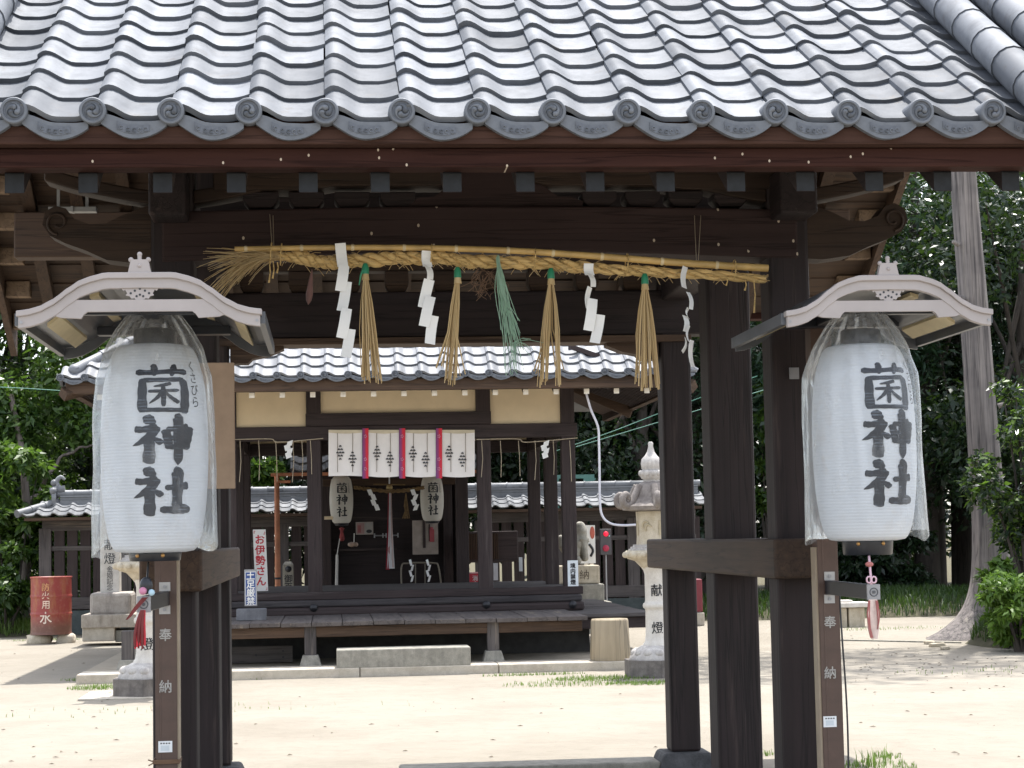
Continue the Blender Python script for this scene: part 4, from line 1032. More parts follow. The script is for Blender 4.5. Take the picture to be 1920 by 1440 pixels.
# curtain
cy = HY-.035
cur = thing("door_curtain", "white entrance curtain with diamond flower crests and three red bands", "curtain", (PX(752, cy), cy, PZ(895, cy, 752)))
CLOTH = plain('white curtain cloth', (.82, .78, .75), .85, var=.04); SEAM = plain('brown seam', (.22, .17, .13), .8)
redm = M('red band with purple edge'); v_ = redm.coord(kind="Generated"); sx = redm.n("SeparateXYZ", {"Vector": v_}).outputs[0]
redm.set(Base_Color=redm.ramp(sx, [(.0, (.16, .06, .22)), (.42, (.30, .04, .14)), (.6, (.62, .02, .045))]), Roughness=.7)
def sheet(px0, px1, py0, py1, Y, wav, nx=10, nz=8, sag=0, mi=0, mb=None):
    mb = mb or MB(); vs = []
    for i in range(nz+1):
        for j in range(nx+1):
            u, v = j/nx, i/nz; p = P(px0+(px1-px0)*u, py0+(py1-py0)*v + sag*math.sin(PI*u)*v, Y)
            vs.append((p.x, p.y + wav*v*math.sin(u*9+px0*.1), p.z))
    k = nx+1
    mb.add(vs, [(i*k+j, (i+1)*k+j, (i+1)*k+j+1, i*k+j+1) for i in range(nz) for j in range(nx)], mi, True)
    mb.add([(v[0], v[1]+.004, v[2]) for v in vs], [(i*k+j, i*k+j+1, (i+1)*k+j+1, (i+1)*k+j) for i in range(nz) for j in range(nx)], mi, True)
    return mb
panels = []
edges = [(616, 679), (691, 748), (760, 817), (829, 890)]
for i, (p0, p1) in enumerate(edges):
    pan = build(sheet(p0, p1, 806, 893, cy, .012, sag=(2 if i else -1)), "cloth_panel", [CLOTH], cur); panels.append(pan)
    mb = MB(); sheet(p0, p1, 806, 811, cy-.006, .0, sag=2, nz=3, mb=mb); build(mb, "top_hem", [plain('cream hem', (.62,.54,.40), .8)], pan)
    for q in (.27, .72):
        x = p0+(p1-p0)*q; a, b = P(x, 812, cy-.012), P(x, 885, cy-.014); mb = MB(); mb.tube([a, b], .0035, 4); build(mb, "seam", [SEAM], pan)
for x in (685, 754, 823): 
    o = build(sheet(x-5.5, x+6, 803, 897, cy-.02, .004, nx=4), "red_band", [redm.mat], cur)
    mb = MB()
    for yy in (818, 861, 879):
        p = P(x, yy, cy-.028)
        for a in np.linspace(0, 2*PI, 6)[:-1]: mb.sphere((p.x+.014*math.cos(a), p.y, p.z+.017*math.sin(a)), .008, 6, 4, 0, (1, .2, 1))
    build(mb, "flower_mark", [plain('faded pink print', (.62,.24,.36), .8)], o)
for x, y in ((638, 849), (661, 861), (707, 850), (731, 861), (774, 851), (798, 862), (842, 850), (867, 862)):
    mb = MB()
    for r_, k in ((0, 1), (1, 2), (2, 3), (3, 2), (4, 1)):
        for j in range(k):
            p = P(x + (j-(k-1)/2)*5.2, y + (r_-2)*6.0, cy-.020)
            for q in range(3):
                a = PI/2 + (q-1)*1.0; mb.sphere((p.x+.011*math.cos(a), p.y, p.z+.014*math.sin(a)-.006), .0088, 6, 4, 0, (.75, .15, 1.25))
    build(mb, "crest", [INK], panels[0 if x < 685 else 1 if x < 754 else 2 if x < 823 else 3])

# thin straw cords with drops in the side bays
for i, (x0, x1, sx) in enumerate(((440, 606, 541), (893, 1083, 1022))):
    Yr_ = HY-.05; mb = MB()
    ps = [P(x0, 824, Yr_), P((x0*.6+x1*.4), 823, Yr_), P((x0+x1)/2, 829, Yr_), P(x1, 822 if i == 0 else 821, Yr_)]
    mb.tube(curve(ps, 24), .006, 5)
    for k in range(6 if i == 0 else 6):
        px = (450, 485, 517, 549, 566, 582)[k] if i == 0 else (903, 938, 972, 1003, 1037, 1068)[k]
        a = P(px, 826, Yr_); L = random.uniform(.40, .52); mb.tube([a, a+Vector((.01, 0, -L*.5)), a+Vector((.012*(k % 3-1), 0, -L))], .0045, 4)
    tag(build(mb, "straw_garland", [TWINE_L], None, loc=P((x0+x1)/2, 826, Yr_)), ("thin sagging straw cord with hanging straws across the left bay of the hall", "thin sagging straw cord with hanging straws across the right bay of the hall")[i], "cord")
    mb = MB()
    for k in range(4):
        a = P(sx+(2, -2, 2, 0)[k], 832+7.2*k, Yr_-.02-.01*k); mb.obox(a, (.033, .006*(k % 2), .012), (.002, .003, 0), (.008*(1 if k % 2 else -1), 0, -.034))
    tag(build(mb, "paper_streamer", [PAPER], None, loc=P(sx, 830, Yr_)), ("small white paper streamer on the straw cord in the left bay of the hall", "small white paper streamer on the straw cord in the right bay of the hall")[i], "paper streamer")

# signs
mb = MB(); Ys = 22.6; a, b = P(443, 1135, Ys), P(499, 1156, Ys); mb.box(a.x, b.x, Ys-.02, Ys+.2, DZ, DZ+.135)
sg = thing("floor_sign", "narrow blue sign with white writing on a grey block at the veranda", "sign", (a.x+.15, Ys, DZ)); build(mb, "base_block", [stone('grey concrete block', (.13,.13,.14), (.22,.22,.23), (.08,.08,.085))], sg, .008)
a, b = P(458, 1068, Ys-.03), P(482, 1136, Ys-.03)
mb = MB(); mb.box(a.x, b.x, Ys-.03, Ys-.012, b.z, a.z, 0); mb.box(a.x+.008, b.x-.008, Ys-.033, Ys-.029, b.z+.010, a.z-.026, 1); mb.box(a.x+.014, b.x-.014, Ys-.035, Ys-.032, b.z+.016, a.z-.032, 2)
sbd = build(mb, "sign_board", [GREYM, WHITE, plain('blue enamel', (.035, .075, .24), .4)], sg)
text_mesh(vert("土足厳禁"), .102, WHITE, "lettering", sbd, ((a.x+b.x)/2, Ys-.035, (a.z+b.z)/2-.008), (1,0,0), (0,0,1), .002, .0022, line=.96)
Yb = HY+.45; a, b = P(474, 993, Yb), P(499, 1108, Yb)
bn = thing("banner", "white vertical banner with large red writing in the left bay of the hall", "banner", (a.x+.1, Yb, zA))
mb = MB(); U = Vector((1, 0, 0)); tl = Vector((.035, 0, -1)).normalized()
mb.prism([(0, 0), (b.x-a.x, 0), (b.x-a.x+.025, b.z-a.z), (.025, b.z-a.z)][::-1], (a.x, Yb, a.z), (1,0,0), (0,0,1), (0, .012, 0)); bnb = build(mb, "board", [WHITE], bn)
REDI = plain('red lettering', (.50, .015, .03), .6)
cx_ = (a.x+b.x)/2+.012; cz_ = (a.z+b.z)/2
text_mesh(vert("お伊勢さん"), .128, REDI, "lettering", bnb, (cx_, Yb, cz_+.0), (1,0,0), (-.028,0,1), .003, .003, line=1.02)
text_mesh("『　　』", .05, REDI, "lettering", bnb, (cx_-.01, Yb, a.z-.04), (1,0,0), (0,0,1), .003, .001)
text_mesh("「　　」", .05, REDI, "lettering", bnb, (cx_+.012, Yb, b.z+.035), (1,0,0), (0,0,1), .003, .001)
a, b = P(1064, 1051, HY-.02), P(1085, 1101, HY-.02); sg2 = thing("post_sign", "small white sign with black writing on the right corner post of the hall", "sign", ((a.x+b.x)/2, HY-.01, b.z))
mb = MB(); mb.box(a.x, b.x, HY-.012, HY-.002, b.z, a.z); s2b = build(mb, "board", [plain('white plate', (.72,.76,.78), .5)], sg2, .006)
text_mesh(vert("境内禁煙"), .068, INK, "lettering", s2b, ((a.x+b.x)/2, HY-.012, (a.z+b.z)/2), (1,0,0), (0,0,1), .002, .003, line=1.0)

# vermilion torii behind the hall
Yt_ = 28.75; tor = thing("small_torii", "small faded vermilion torii with thin posts behind the hall", "torii", (PX(715, Yt_), Yt_, 0))
VERM = plain('faded vermilion', (.50, .20, .105), .6, var=.22, scale=6)
for px in (520, 909):
    x = PX(px, Yt_); mb = MB(); mb.tube([(x, Yt_, 0), (x, Yt_, PZ(893, Yt_, 520))], [.045, .038], 14); mb.tube([(x, Yt_, .93), (x, Yt_, .96)], .048, 14, 1); build(mb, "post", [VERM, DARKM], tor)
mb = MB(); mb.box(PX(509, Yt_), PX(921, Yt_), Yt_-.05, Yt_+.05, PZ(893, Yt_, 520), PZ(887, Yt_, 520)); build(mb, "top_beam", [VERM], tor, .006)
mb = MB(); mb.box(PX(523, Yt_), PX(546, Yt_), Yt_-.03, Yt_+.03, PZ(906, Yt_, 520), PZ(901, Yt_, 520)); build(mb, "bracket", [VERM], tor, .006)

# ---- inner hall
IY = 29.9; IX0, IX1 = PX(606, IY), PX(868, IY)
inn = thing("inner_hall", "dark inner hall seen through the open bays, with a low tiled front roof", "shrine hall", ((IX0+IX1)/2, IY+1, 0))
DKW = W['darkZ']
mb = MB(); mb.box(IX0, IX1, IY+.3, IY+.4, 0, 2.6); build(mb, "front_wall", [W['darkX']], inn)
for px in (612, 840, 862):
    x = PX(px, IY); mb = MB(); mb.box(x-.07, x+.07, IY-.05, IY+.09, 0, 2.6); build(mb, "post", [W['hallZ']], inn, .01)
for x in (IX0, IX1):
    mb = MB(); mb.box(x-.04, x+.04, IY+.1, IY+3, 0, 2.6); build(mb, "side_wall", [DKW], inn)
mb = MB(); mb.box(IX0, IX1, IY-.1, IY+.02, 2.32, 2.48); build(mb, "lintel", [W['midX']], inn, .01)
mb = MB(); z = PZ(1030, IY, 700); mb.box(PX(625, IY), PX(745, IY), IY+.22, IY+.29, z-.02, z+.015); build(mb, "rail", [W['hallX']], inn)
ex0, ex1 = PX(546, 28.9), PX(900, 28.9); ez = PZ(884, 28.9, 560)
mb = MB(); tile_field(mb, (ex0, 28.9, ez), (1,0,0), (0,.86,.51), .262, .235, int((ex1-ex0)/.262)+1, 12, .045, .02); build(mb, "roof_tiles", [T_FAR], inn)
mb = MB(); mb.box(ex0, ex1+.1, 28.95, 29.05, ez-.12, ez-.01); build(mb, "fascia_board", [W['hallX']], inn)
mb = MB(); mb.add([(ex0, 28.98, ez-.10), (ex1+.1, 28.98, ez-.10), (ex1+.1, 31.3, ez+1.25), (ex0, 31.3, ez+1.25)], [(0,1,2,3)]); build(mb, "soffit", [W['hallX']], inn)
mb = MB(); mb.box(IX0-.1, IX1+.1, IY-1.0, IY+.3, 0, .55); build(mb, "porch_floor", [W['darkX']], inn)
mb = MB()                                                            # bar with bolts across the doors
z = PZ(1004, IY, 720); 
for px in (702, 718, 724, 746): x = PX(px, IY+.25); mb.tube([(x, IY+.22, z-.035), (x, IY+.22, z+.035)], .012, 8)
mb.tube([(PX(702, IY), IY+.22, z), (PX(746, IY), IY+.22, z)], .011, 8); build(mb, "door_bar", [GREYM], inn)
# small lanterns
def small_lantern(px, py0, py1, label):
    Y = 29.0; c = P(px, (py0+py1)/2, Y); zt, zb = P(px, py0, Y).z, P(px, py1, Y).z; H = zt-zb; R = 22.0*Y/F
    t = thing("paper_lantern", label, "paper lantern", (c.x, Y, zb), "small paper lanterns of the inner hall")
    def rad(q): return R*(.62+.38*math.sin(PI*min(1, max(0, q)))**.45)
    mb = MB(); mb.lathe([(rad(k/30), H*k/30) for k in range(31)], (c.x, Y, zb), 36); body = build(mb, "paper_body", [PAPERS], t)
    mb = MB(); mb.lathe([(R*.55, -.035), (R*.6, 0)], (c.x, Y, zb), 24); mb.lathe([(R*.6, 0), (R*.5, .05)], (c.x, Y, zt), 24); mb.tube([(c.x, Y, zt+.05), (c.x, Y, ez+.1)], .008, 5); build(mb, "ring", [DARKM], t)
    def wrap(u, v, k=0): r = rad((v-zb)/H)+.004+k*.0002; a = -PI/2 + .05 + u/R; return (c.x+r*math.cos(a), Y+r*math.sin(a), v)
    mb = MB()
    for i, ch in enumerate("菌神社"): brush(mb, ch, 0, zb+H*(.745-.255*i), .175, .155, wrap, 1.3)
    build(mb, "lettering", [INK], body)
    text_mesh(vert("くさびら"), .040, INK, "lettering", body, (0,0,0), (1,0,0), (0,0,1), line=.95, wrap=lambda u, v: wrap(u+.118, v+zb+H*.74))
small_lantern(640, 893, 981, "small aged paper lantern at the left of the bell rope")
small_lantern(810, 893, 977, "small aged paper lantern right of the bell rope, above the pale board")
# bell rope
mb = MB(); Y = 28.7
for i, (dx, mi, w0, w1, e) in enumerate(((-4, 1, .02, .03, 1068), (2, 0, .03, .058, 1066), (5, 2, .012, .02, 1064))):
    flat_cloth(mb, [P(731+dx*(.4+.6*q)*1.0, 918+(e-918)*q, Y-.01*i) for q in (0, .25, .5, .75, 1)], [w0*(.75+.5*q)*.75 + (w1-w0)*q**2 for q in (0, .25, .5, .75, 1)], .012, mi)
mb.sphere(P(730, 914, Y), .05, 10, 8, 3); mb.tube([P(730, 912, Y), P(730, 885, Y)], .012, 6)
tag(build(mb, "bell_rope", [plain('white rope cloth', (.66,.66,.68), .8), plain('dark red rope cloth', (.28,.02,.035), .8), plain('pinkish rope cloth', (.55,.42,.40), .8), plain('bell brass', (.40,.30,.14), .4, .6)], None, loc=P(731, 1066, Y)), "white and dark red cloth bell rope hanging in front of the inner hall doors", "bell rope")
mb = MB(); ctr2 = curve([P(664, 914, 28.6), P(690, 917, 28.6), P(730, 921, 28.6), P(765, 919, 28.6), P(795, 914, 28.6)], 80)
for s in range(2): mb.tube([c + Vector((0, math.cos(i*.55+s*PI), math.sin(i*.55+s*PI)))*.014 for i, c in enumerate(ctr2)], .019, 6)
mb.tube([P(700, 908, 28.55), P(760, 909, 28.55)], .012, 6)
tag(build(mb, "straw_rope", [STRAWD], None, loc=ctr2[40]), "thin straw rope stretched between the two small paper lanterns", "rope")
for k, (px, l) in enumerate(((697, "white paper streamer left of the bell rope, below the thin straw rope"), (778, "white paper streamer right of the bell rope, beside the small right lantern"))):
    mb = MB()
    for j in range(4):
        a = P(px-3+3.2*j*(1 if k == 0 else .2)+(3 if j % 2 else 0), 923+9.5*j, 28.55-.02*j); mb.obox(a, (.030, .016, .005), (.002, .003, 0), (.016*(1 if k == 0 else (-1)**j), 0, -.042))
    tag(build(mb, "paper_streamer", [PAPER], None, loc=P(px, 920, 28.55)), l, "paper streamer")
mb = MB(); a, b = P(761, 925, 28.6), P(761, 972, 28.6)
for k in range(16): mb.tube([a, (a+b)/2+Vector((random.uniform(-.03,.03), random.uniform(-.03,.03), 0)), b+Vector((random.uniform(-.06,.06), random.uniform(-.04,.04), 0))], .007, 4)
tag(build(mb, "straw_tassel", [STRAWD], None, loc=a), "brown straw tassel beside the small right lantern of the inner hall", "tassel")
a, b = P(667, 979, 30.05), P(700, 1002, 30.05); nt = thing("framed_notice", "framed notice in two halves on the inner hall wall", "notice", ((a.x+b.x)/2, 30.1, b.z))
mb = MB(); mb.box(a.x, b.x, 30.05, 30.08, b.z, a.z); frm = build(mb, "frame", [plain('pale frame', (.34,.30,.27), .7)], nt)
m_ = (a.x+b.x)/2; mb = MB(); mb.box(a.x+.015, m_-.006, 30.044, 30.052, b.z+.015, a.z-.015, 0); mb.box(m_+.006, b.x-.015, 30.044, 30.052, b.z+.015, a.z-.015, 1); mb.sphere((m_+.07, 30.045, b.z+.05), .05, 10, 6, 2, (1, .06, .6)); mb.box(a.x+.03, a.x+.08, 30.041, 30.045, b.z+.03, a.z-.05, 3)
build(mb, "picture", [plain('faded pink print', (.32,.20,.19), .7), plain('grey print', (.30,.29,.27), .7), INK, plain('dull red print', (.28,.10,.10), .7)], frm)
a, b = P(773, 976, 29.6), P(822, 1039, 29.6); bd = thing("ticket_board", "pale wooden board with thin dark slats and a red tag in the inner hall", "board", ((a.x+b.x)/2, 29.6, b.z))
mb = MB(); mb.box(a.x, b.x, 29.6, 29.64, b.z, a.z, 0); build(mb, "board", [plain('pale inner board', (.30,.26,.23), .8, var=.2)], bd)
mb = MB(); mb.box(a.x+.16, a.x+.20, 29.585, 29.599, b.z+.1, a.z, 0); mb.box(a.x+.25, a.x+.27, 29.585, 29.599, b.z+.2, a.z-.06, 0); build(mb, "slat", [W['hallZ']], bd)
mb = MB(); mb.box(b.x-.13, b.x-.06, 29.58, 29.599, b.z+.19, a.z-.14, 0); mb.sphere((b.x-.10, 29.58, a.z-.13), .028, 8, 6); build(mb, "red_tag", [plain('dull pink red', (.30,.06,.07), .8)], bd)
# hooped stand with two streamers
hp = thing("hoop_stand", "bent bamboo hoop stand with two white paper streamers in front of the inner hall", "stand", P(790, 1105, 28.4))
mb = MB(); Yh = 28.4; mb.tube(curve([P(753, 1106, Yh), P(753, 1062, Yh), P(765, 1056, Yh), P(790, 1055, Yh), P(815, 1056, Yh), P(822, 1062, Yh), P(828, 1100, Yh)], 40), .012, 8); build(mb, "hoop", [plain('grey bamboo', (.20,.17,.13), .6)], hp)
for px in (779, 797):
    a, b = P(px, 1057, Yh), P(px, 1106, Yh); mb = MB(); mb.tube([a, b], .009, 6); build(mb, "upright", [plain('grey bamboo', (.17,.15,.12), .6)], hp)
for px in (771, 803):
    mb = MB()
    for j in range(4):
        a = P(px+(2 if j % 2 else -1), 1055+10*j, Yh-.03-.01*j); mb.obox(a, (.016, .020, .004), (.002, .003, 0), (.012*(-1)**j, 0, -.045))
    build(mb, "paper_streamer", [PAPER], hp)
# small offering things at the left of the inner hall
mb = MB(); a = P(641, 1001, 29.2)
mb.lathe([(.02, -.14), (.038, -.12), (.034, -.06), (.02, 0), (.025, .03), (.042, .05), (.01, .07)], (a.x, 29.2, a.z+.03), 16)
tag(build(mb, "red_ornament", [plain('dull red cloth', (.20,.03,.03), .8, var=.3)], None, loc=a), "small red hanging ornament above the thin white stick in the inner hall", "ornament")
mb = MB(); a, b, c = P(637, 1010, 29.1), P(632, 1040, 29.1), P(631, 1104, 29.1); mb.tube([a, b], .008, 6); mb.tube([b, c], [.018, .024], 8)
tag(build(mb, "white_stick", [plain('white wrapped stick', (.5,.48,.45), .7)], None, loc=c), "thin white wrapped stick standing at the left inside the inner hall", "stick")
mb = MB(); a = P(660, 1021, 29.4); mb.sphere((a.x, a.y, a.z), .055, 10, 7, 0, (1.2, .8, .7)); mb.sphere((a.x+.06, a.y, a.z), .035, 8, 6, 0); mb.tube([(a.x+.03, a.y, a.z+.03), (a.x+.035, a.y, a.z+.17)], .006, 5, 1)
tag(build(mb, "offering", [plain('pale brown offering', (.30,.22,.17), .8), WHITE], None, loc=a), "small pale brown offering with a thin white pin under the framed notice", "offering")
mb = MB(); a, b = P(613, 968, 28.9), P(624, 974, 28.9); mb.box(a.x-.04, b.x, 28.9, 28.93, b.z, a.z); tag(build(mb, "white_plate", [PLASTER], None, loc=a), "small cream plate left of the small left lantern", "plate")
# fire box, cabinet and bits in the right bay
a, b = P(880, 1075, 28.6), P(900, 1107, 28.6); fx = thing("fire_box", "red fire extinguisher box with white writing behind the hall", "extinguisher box", ((a.x+b.x)/2, 28.6, zA)); mb = MB(); mb.box(a.x, b.x+.06, 28.6, 28.8, b.z-.1, a.z, 0); mb.box(a.x-.005, b.x+.065, 28.595, 28.805, a.z-.008, a.z+.012, 1)
build(mb, "box", [plain('fire red', (.50,.02,.035), .45), plain('pale pink rim', (.62,.30,.30), .5)], fx, .006); fxb = fx.children[0]
text_mesh(vert("消火器"), .085, INKW, "lettering", fxb, (a.x+.085, 28.6, (a.z+b.z)/2-.03), (1,0,0), (0,0,1), .003, .001, line=1.0)
mb = MB(); a, b = P(868, 1001, 29.3), P(972, 1047, 29.3); cb = thing("lattice_cabinet", "brown cabinet with a fine lattice front behind the right bay of the hall", "cabinet", ((a.x+b.x)/2, 29.3, .4)); mb.box(a.x, b.x, 29.33, 29.8, b.z-.05, a.z+.03, 0); cbc = build(mb, "case", [W['hallX']], cb, .01)
mb = MB(); k = a.x+.04
while k < b.x-.3: mb.box(k, k+.012, 29.305, 29.33, b.z, a.z); k += .027
build(mb, "lattice", [W['midZ']], cbc)
mb = MB()
for px in (872, 968): x = PX(px, 29.5); mb.box(x-.04, x+.04, 29.45, 29.55, 0, b.z-.05)
build(mb, "leg", [W['hallZ']], cb)
for px0, px1, py0, py1, l in ((925, 934, 1056, 1088, "narrow pale paper notice at the left under the lattice cabinet"), (973, 980, 1045, 1071, "narrow pale paper notice right of the lattice cabinet")):
    a, b = P(px0, py0, 29.2), P(px1, py1, 29.2); mb = MB(); mb.box(a.x, b.x, 29.2, 29.215, b.z, a.z); mb.box((a.x+b.x)/2-.006, (a.x+b.x)/2+.006, 29.21, 29.3, a.z-.02, a.z-.0)
    tag(build(mb, "paper_notice", [plain('pale blue paper', (.46,.50,.54), .7)], None, loc=a), l, "notice")
mb = MB(); a, b = P(926, 1093, 29.6), P(990, 1101, 29.6); mb.box(a.x, b.x+.05, 29.5, 29.9, -.02, .70, 0)
for px in (935, 955, 983): mb.box(PX(px, 29.6)-.04, PX(px, 29.6)+.04, 29.55, 29.65, .70, .74+.03*(px == 955), 0)
tag(build(mb, "low_stone_ledge", [CONC], None, .01, loc=(a.x, 29.6, 0)), "low sunlit pale stone ledge with small lumps behind the right bay", "ledge")
# hundred times stone
a, b = P(530, 1057, 30.2), P(551, 1110, 30.2); hs = thing("stone_post", "short grey stone post with a round crest and writing behind the left bay", "stone post", ((a.x+b.x)/2, 30.2, 0))
mb = MB(); mb.box(a.x, b.x, 30.2, 30.38, 0, a.z-.02); mb.frustum((a.x+b.x)/2, 30.29, a.z-.02, a.z+.03, (b.x-a.x)/2, .09, (b.x-a.x)/2*.6, .05); hsh = build(mb, "shaft", [STONE_G], hs, .008)
mb = MB(); c = P(540.5, 1067, 30.2); mb.lathe([(.05, 0), (.05, .006), (.0005, .0065)], (0,0,0), 20); mb.v = [(c.x+v[0], 30.2-v[2], c.z+v[1]) for v in mb.v]; build(mb, "crest", [INK], hsh)
text_mesh(vert("御百度"), .13, INK, "lettering", hsh, (c.x, 30.2, c.z-.27), (1,0,0), (0,0,1), .003, .002, line=.95)
# conduit, alarm box
mb = MB(); Yp = 22.95
mb.tube(curve([P(1099, 737, Yp), P(1108, 768, Yp), P(1121, 800, Yp), P(1123, 830, Yp), P(1124, 880, Yp), P(1125, 945, Yp), P(1131, 970, Yp), P(1146, 982, Yp), P(1168, 985, Yp), P(1192, 984, Yp)], 80), .0145, 12)
tag(build(mb, "conduit_pipe", [plain('white plastic pipe', (.62,.61,.66), .4)], None, loc=P(1124, 900, Yp)), "bent white conduit pipe hanging from the right eave of the hall", "pipe")
Yp = 31.5; a, b = P(1125, 992, Yp), P(1147, 1040, Yp); al = thing("alarm_box", "dark alarm box with two red lamps on a thin pipe behind the hall", "alarm box", ((a.x+b.x)/2, Yp, 0))
mb = MB(); mb.box(a.x, b.x, Yp, Yp+.12, b.z, a.z); alc = build(mb, "case", [plain('dark grey case', (.07,.065,.07), .5)], al, .008)
mb = MB(); mb.tube([((a.x+b.x)/2, Yp+.05, 0), ((a.x+b.x)/2, Yp+.05, b.z)], .015, 8); build(mb, "stem", [GREYM], al)
rl = M('lit red lamp'); rl.set(Base_Color=(.6,.01,.03,1), Roughness=.3, Emission_Color=(1,.02,.06,1), Emission_Strength=.3)
c = P(1136, 1001, Yp); mb = MB(); mb.sphere((c.x, Yp-.005, c.z), .042, 12, 8); build(mb, "lamp", [rl.mat], alc)
c = P(1136, 1028, Yp); mb = MB(); mb.lathe([(.055, 0), (.05, .02), (.03, .022), (.0005, .03)], (0,0,0), 20); mb.v = [(c.x+v[0], Yp-v[2], c.z+v[1]) for v in mb.v]; build(mb, "lamp", [plain('red button', (.40,.02,.06), .4)], alc)
c = P(1142, 1005, Yp); mb = MB(); mb.sphere((c.x, Yp-.004, c.z), .014, 8, 6); build(mb, "indicator", [plain('pale teal lens', (.3,.6,.55), .4)], alc)
# ================================================================ stone lanterns
SC = 20.2/F
def stone_lantern(x, y, label, letters):
    t = thing("stone_lantern", label, "stone lantern", (x, y, 0), "carved stone lanterns before the hall")
    h = lambda py: (1272-py)*SC                     # photo height of the right lantern -> metres
    w = lambda p: p*SC
    def hexa(mb, prof, mi=0, n=6, rot=PI/6, smooth=False):
        vs = [(x+r*math.cos(2*PI*k/n+rot), y+r*math.sin(2*PI*k/n+rot), z) for r, z in prof for k in range(n)]; K = len(prof)
        mb.add(vs, [(i*n+k, i*n+(k+1) % n, (i+1)*n+(k+1) % n, (i+1)*n+k) for i in range(K-1) for k in range(n)], mi, smooth)
        mb.add(vs[:n], [tuple(range(n))[::-1]], mi); mb.add(vs[-n:], [tuple(range(n))], mi)
    mb = MB(); hexa(mb, [(w(64), -.02), (w(64), h(1240))]); build(mb, "base_slab", [STONE_D], t, .012)
    mb = MB(); mb.lathe([(w(50), h(1240)), (w(50), h(1236)), (w(40), h(1222)), (w(26), h(1214))], (x, y, 0), 24)
    for k in range(12):
        a = 2*PI*k/12; d = Vector((math.cos(a), math.sin(a), 0)); c = Vector((x, y, 0)) + d*w(37) + Vector((0,0,h(1228)))
        mb.sphere(c, .062, 10, 8, 0, (1, 1, .85)); 
        e = c + d*.052 + Vector((0,0,-.045)); mb.tube([e + Vector((-d.y, d.x, 0))*.05*math.cos(b) + Vector((0,0,1))*.028*math.sin(b) for b in np.linspace(PI, 2*PI, 7)], .012, 6)
    build(mb, "lotus_base", [STONE_L], t)
    mb = MB(); mb.lathe([(w(24), h(1216)), (w(23), h(1211)), (w(20), h(1207)), (w(18.2), h(1196)), (w(17.6), h(1150)), (w(18.5), h(1146)), (w(21.5), h(1144)), (w(22.4), h(1140)), (w(21.5), h(1136)), (w(18.5), h(1134)), (w(17.6), h(1130)), (w(17.6), h(1082)), (w(19.5), h(1074)), (w(24), h(1068))], (x, y, 0), 32)
    shf = build(mb, "shaft", [STONE_P], t)
    mb = MB(); hexa(mb, [(w(24), h(1070)), (w(38), h(1056)), (w(52), h(1052)), (w(58), h(1047)), (w(59), h(1041)), (w(55), h(1036))]); 
    for k in range(18):
        a = 2*PI*k/18; r = w(53.5); mb.sphere((x+r*math.cos(a), y+r*math.sin(a), h(1044)), .034, 8, 6)
    build(mb, "platform", [STONE_Y], t)
    mb = MB(); hexa(mb, [(w(50), h(1036)), (w(50), h(1033)), (w(46), h(1033)), (w(46), h(1029)), (w(41), h(1029)), (w(41), h(1025))]); build(mb, "step_ring", [STONE_L], t, .004)
    mb = MB(); hexa(mb, [(w(34), h(1026)), (w(32), h(1000)), (w(34), h(963))])
    fbx = build(mb, "fire_box", [STONE_Y], t, .01)
    mb = MB()
    for k in range(6):
        a = 2*PI*k/6; 
        if k in (4,): continue
        d = Vector((math.cos(a), math.sin(a), 0)); s = Vector((-d.y, d.x, 0)); c = Vector((x, y, 0))+d*(w(33)*math.cos(PI/6)+.001)
        mb.obox(c+Vector((0,0,h(994))), s*w(9), d*.004, (0,0,w(14)), 0)
    d = Vector((math.cos(4*PI/3), math.sin(4*PI/3), 0)); s = Vector((-d.y, d.x, 0)); c = Vector((x, y, 0))+d*(w(33)*.866+.002)
    for q in range(2): mb.tube([c + s*w(-3+5*q+6*math.cos(b)) + Vector((0,0,h(990)+w(8*math.sin(b)-6*q))) for b in np.linspace(.5, 3.6, 9)], .012, 6)
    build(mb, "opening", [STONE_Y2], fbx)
    mb = MB(); prof = [(w(40), h(962)), (w(60), h(960)), (w(63), h(953)), (w(48), h(946)), (w(40), h(936)), (w(35), h(922)), (w(29), h(912)), (w(17), h(906))]
    hexa(mb, prof)
    for k in range(6):
        a = 2*PI*k/6+PI/6; d = Vector((math.cos(a), math.sin(a), 0)); o = Vector((x, y, 0))
        pts = [o + d*w(r) + Vector((0,0,h(z))) for r, z in ((30, 914), (40, 932), (50, 946), (60, 952), (69, 948), (71, 939), (66, 931), (59, 933), (58, 941), (63, 944))]
        mb.tube(curve(pts, 26), [w(7)]*16 + [w(6.5)]*4 + [w(5.5)]*3 + [w(4)]*3, 8)
    build(mb, "roof", [STONE_D2], t)
    mb = MB(); mb.lathe([(w(17), h(908)), (w(15), h(903)), (w(19), h(901)), (w(21), h(896)), (w(22), h(888)), (w(20), h(886)), (w(16), h(885)), (w(18.5), h(882)), (w(19.5), h(872)), (w(18), h(864)), (w(12), h(858)), (w(7), h(850)), (w(4.6), h(840)), (w(5), h(834)), (w(3), h(831))], (x, y, 0), 24)
    for k in range(12):
        a = 2*PI*k/12; mb.sphere((x+w(20)*math.cos(a), y+w(20)*math.sin(a), h(891)), .027, 8, 6, 0, (1,1,1.3))
    build(mb, "finial", [STONE_L], t)
    for ch, py, s in letters:
        def wrap(u, v): a = -PI/2 + .12 + u/w(18); return (x+(w(18)+.004)*math.cos(a), y+(w(18)+.004)*math.sin(a), v + h(py))
        text_mesh(ch, .135, INK, "lettering", shf, (0,0,0), (1,0,0), (0,0,1), off=.0015, wrap=wrap)
STONE_L = stone('grey white carved granite', (.40, .38, .36), (.60, .57, .53), (.15, .12, .115), amount=.5)
STONE_P = stone('clean pale granite', (.55, .52, .48), (.68, .65, .60), (.34, .29, .22), amount=.25)
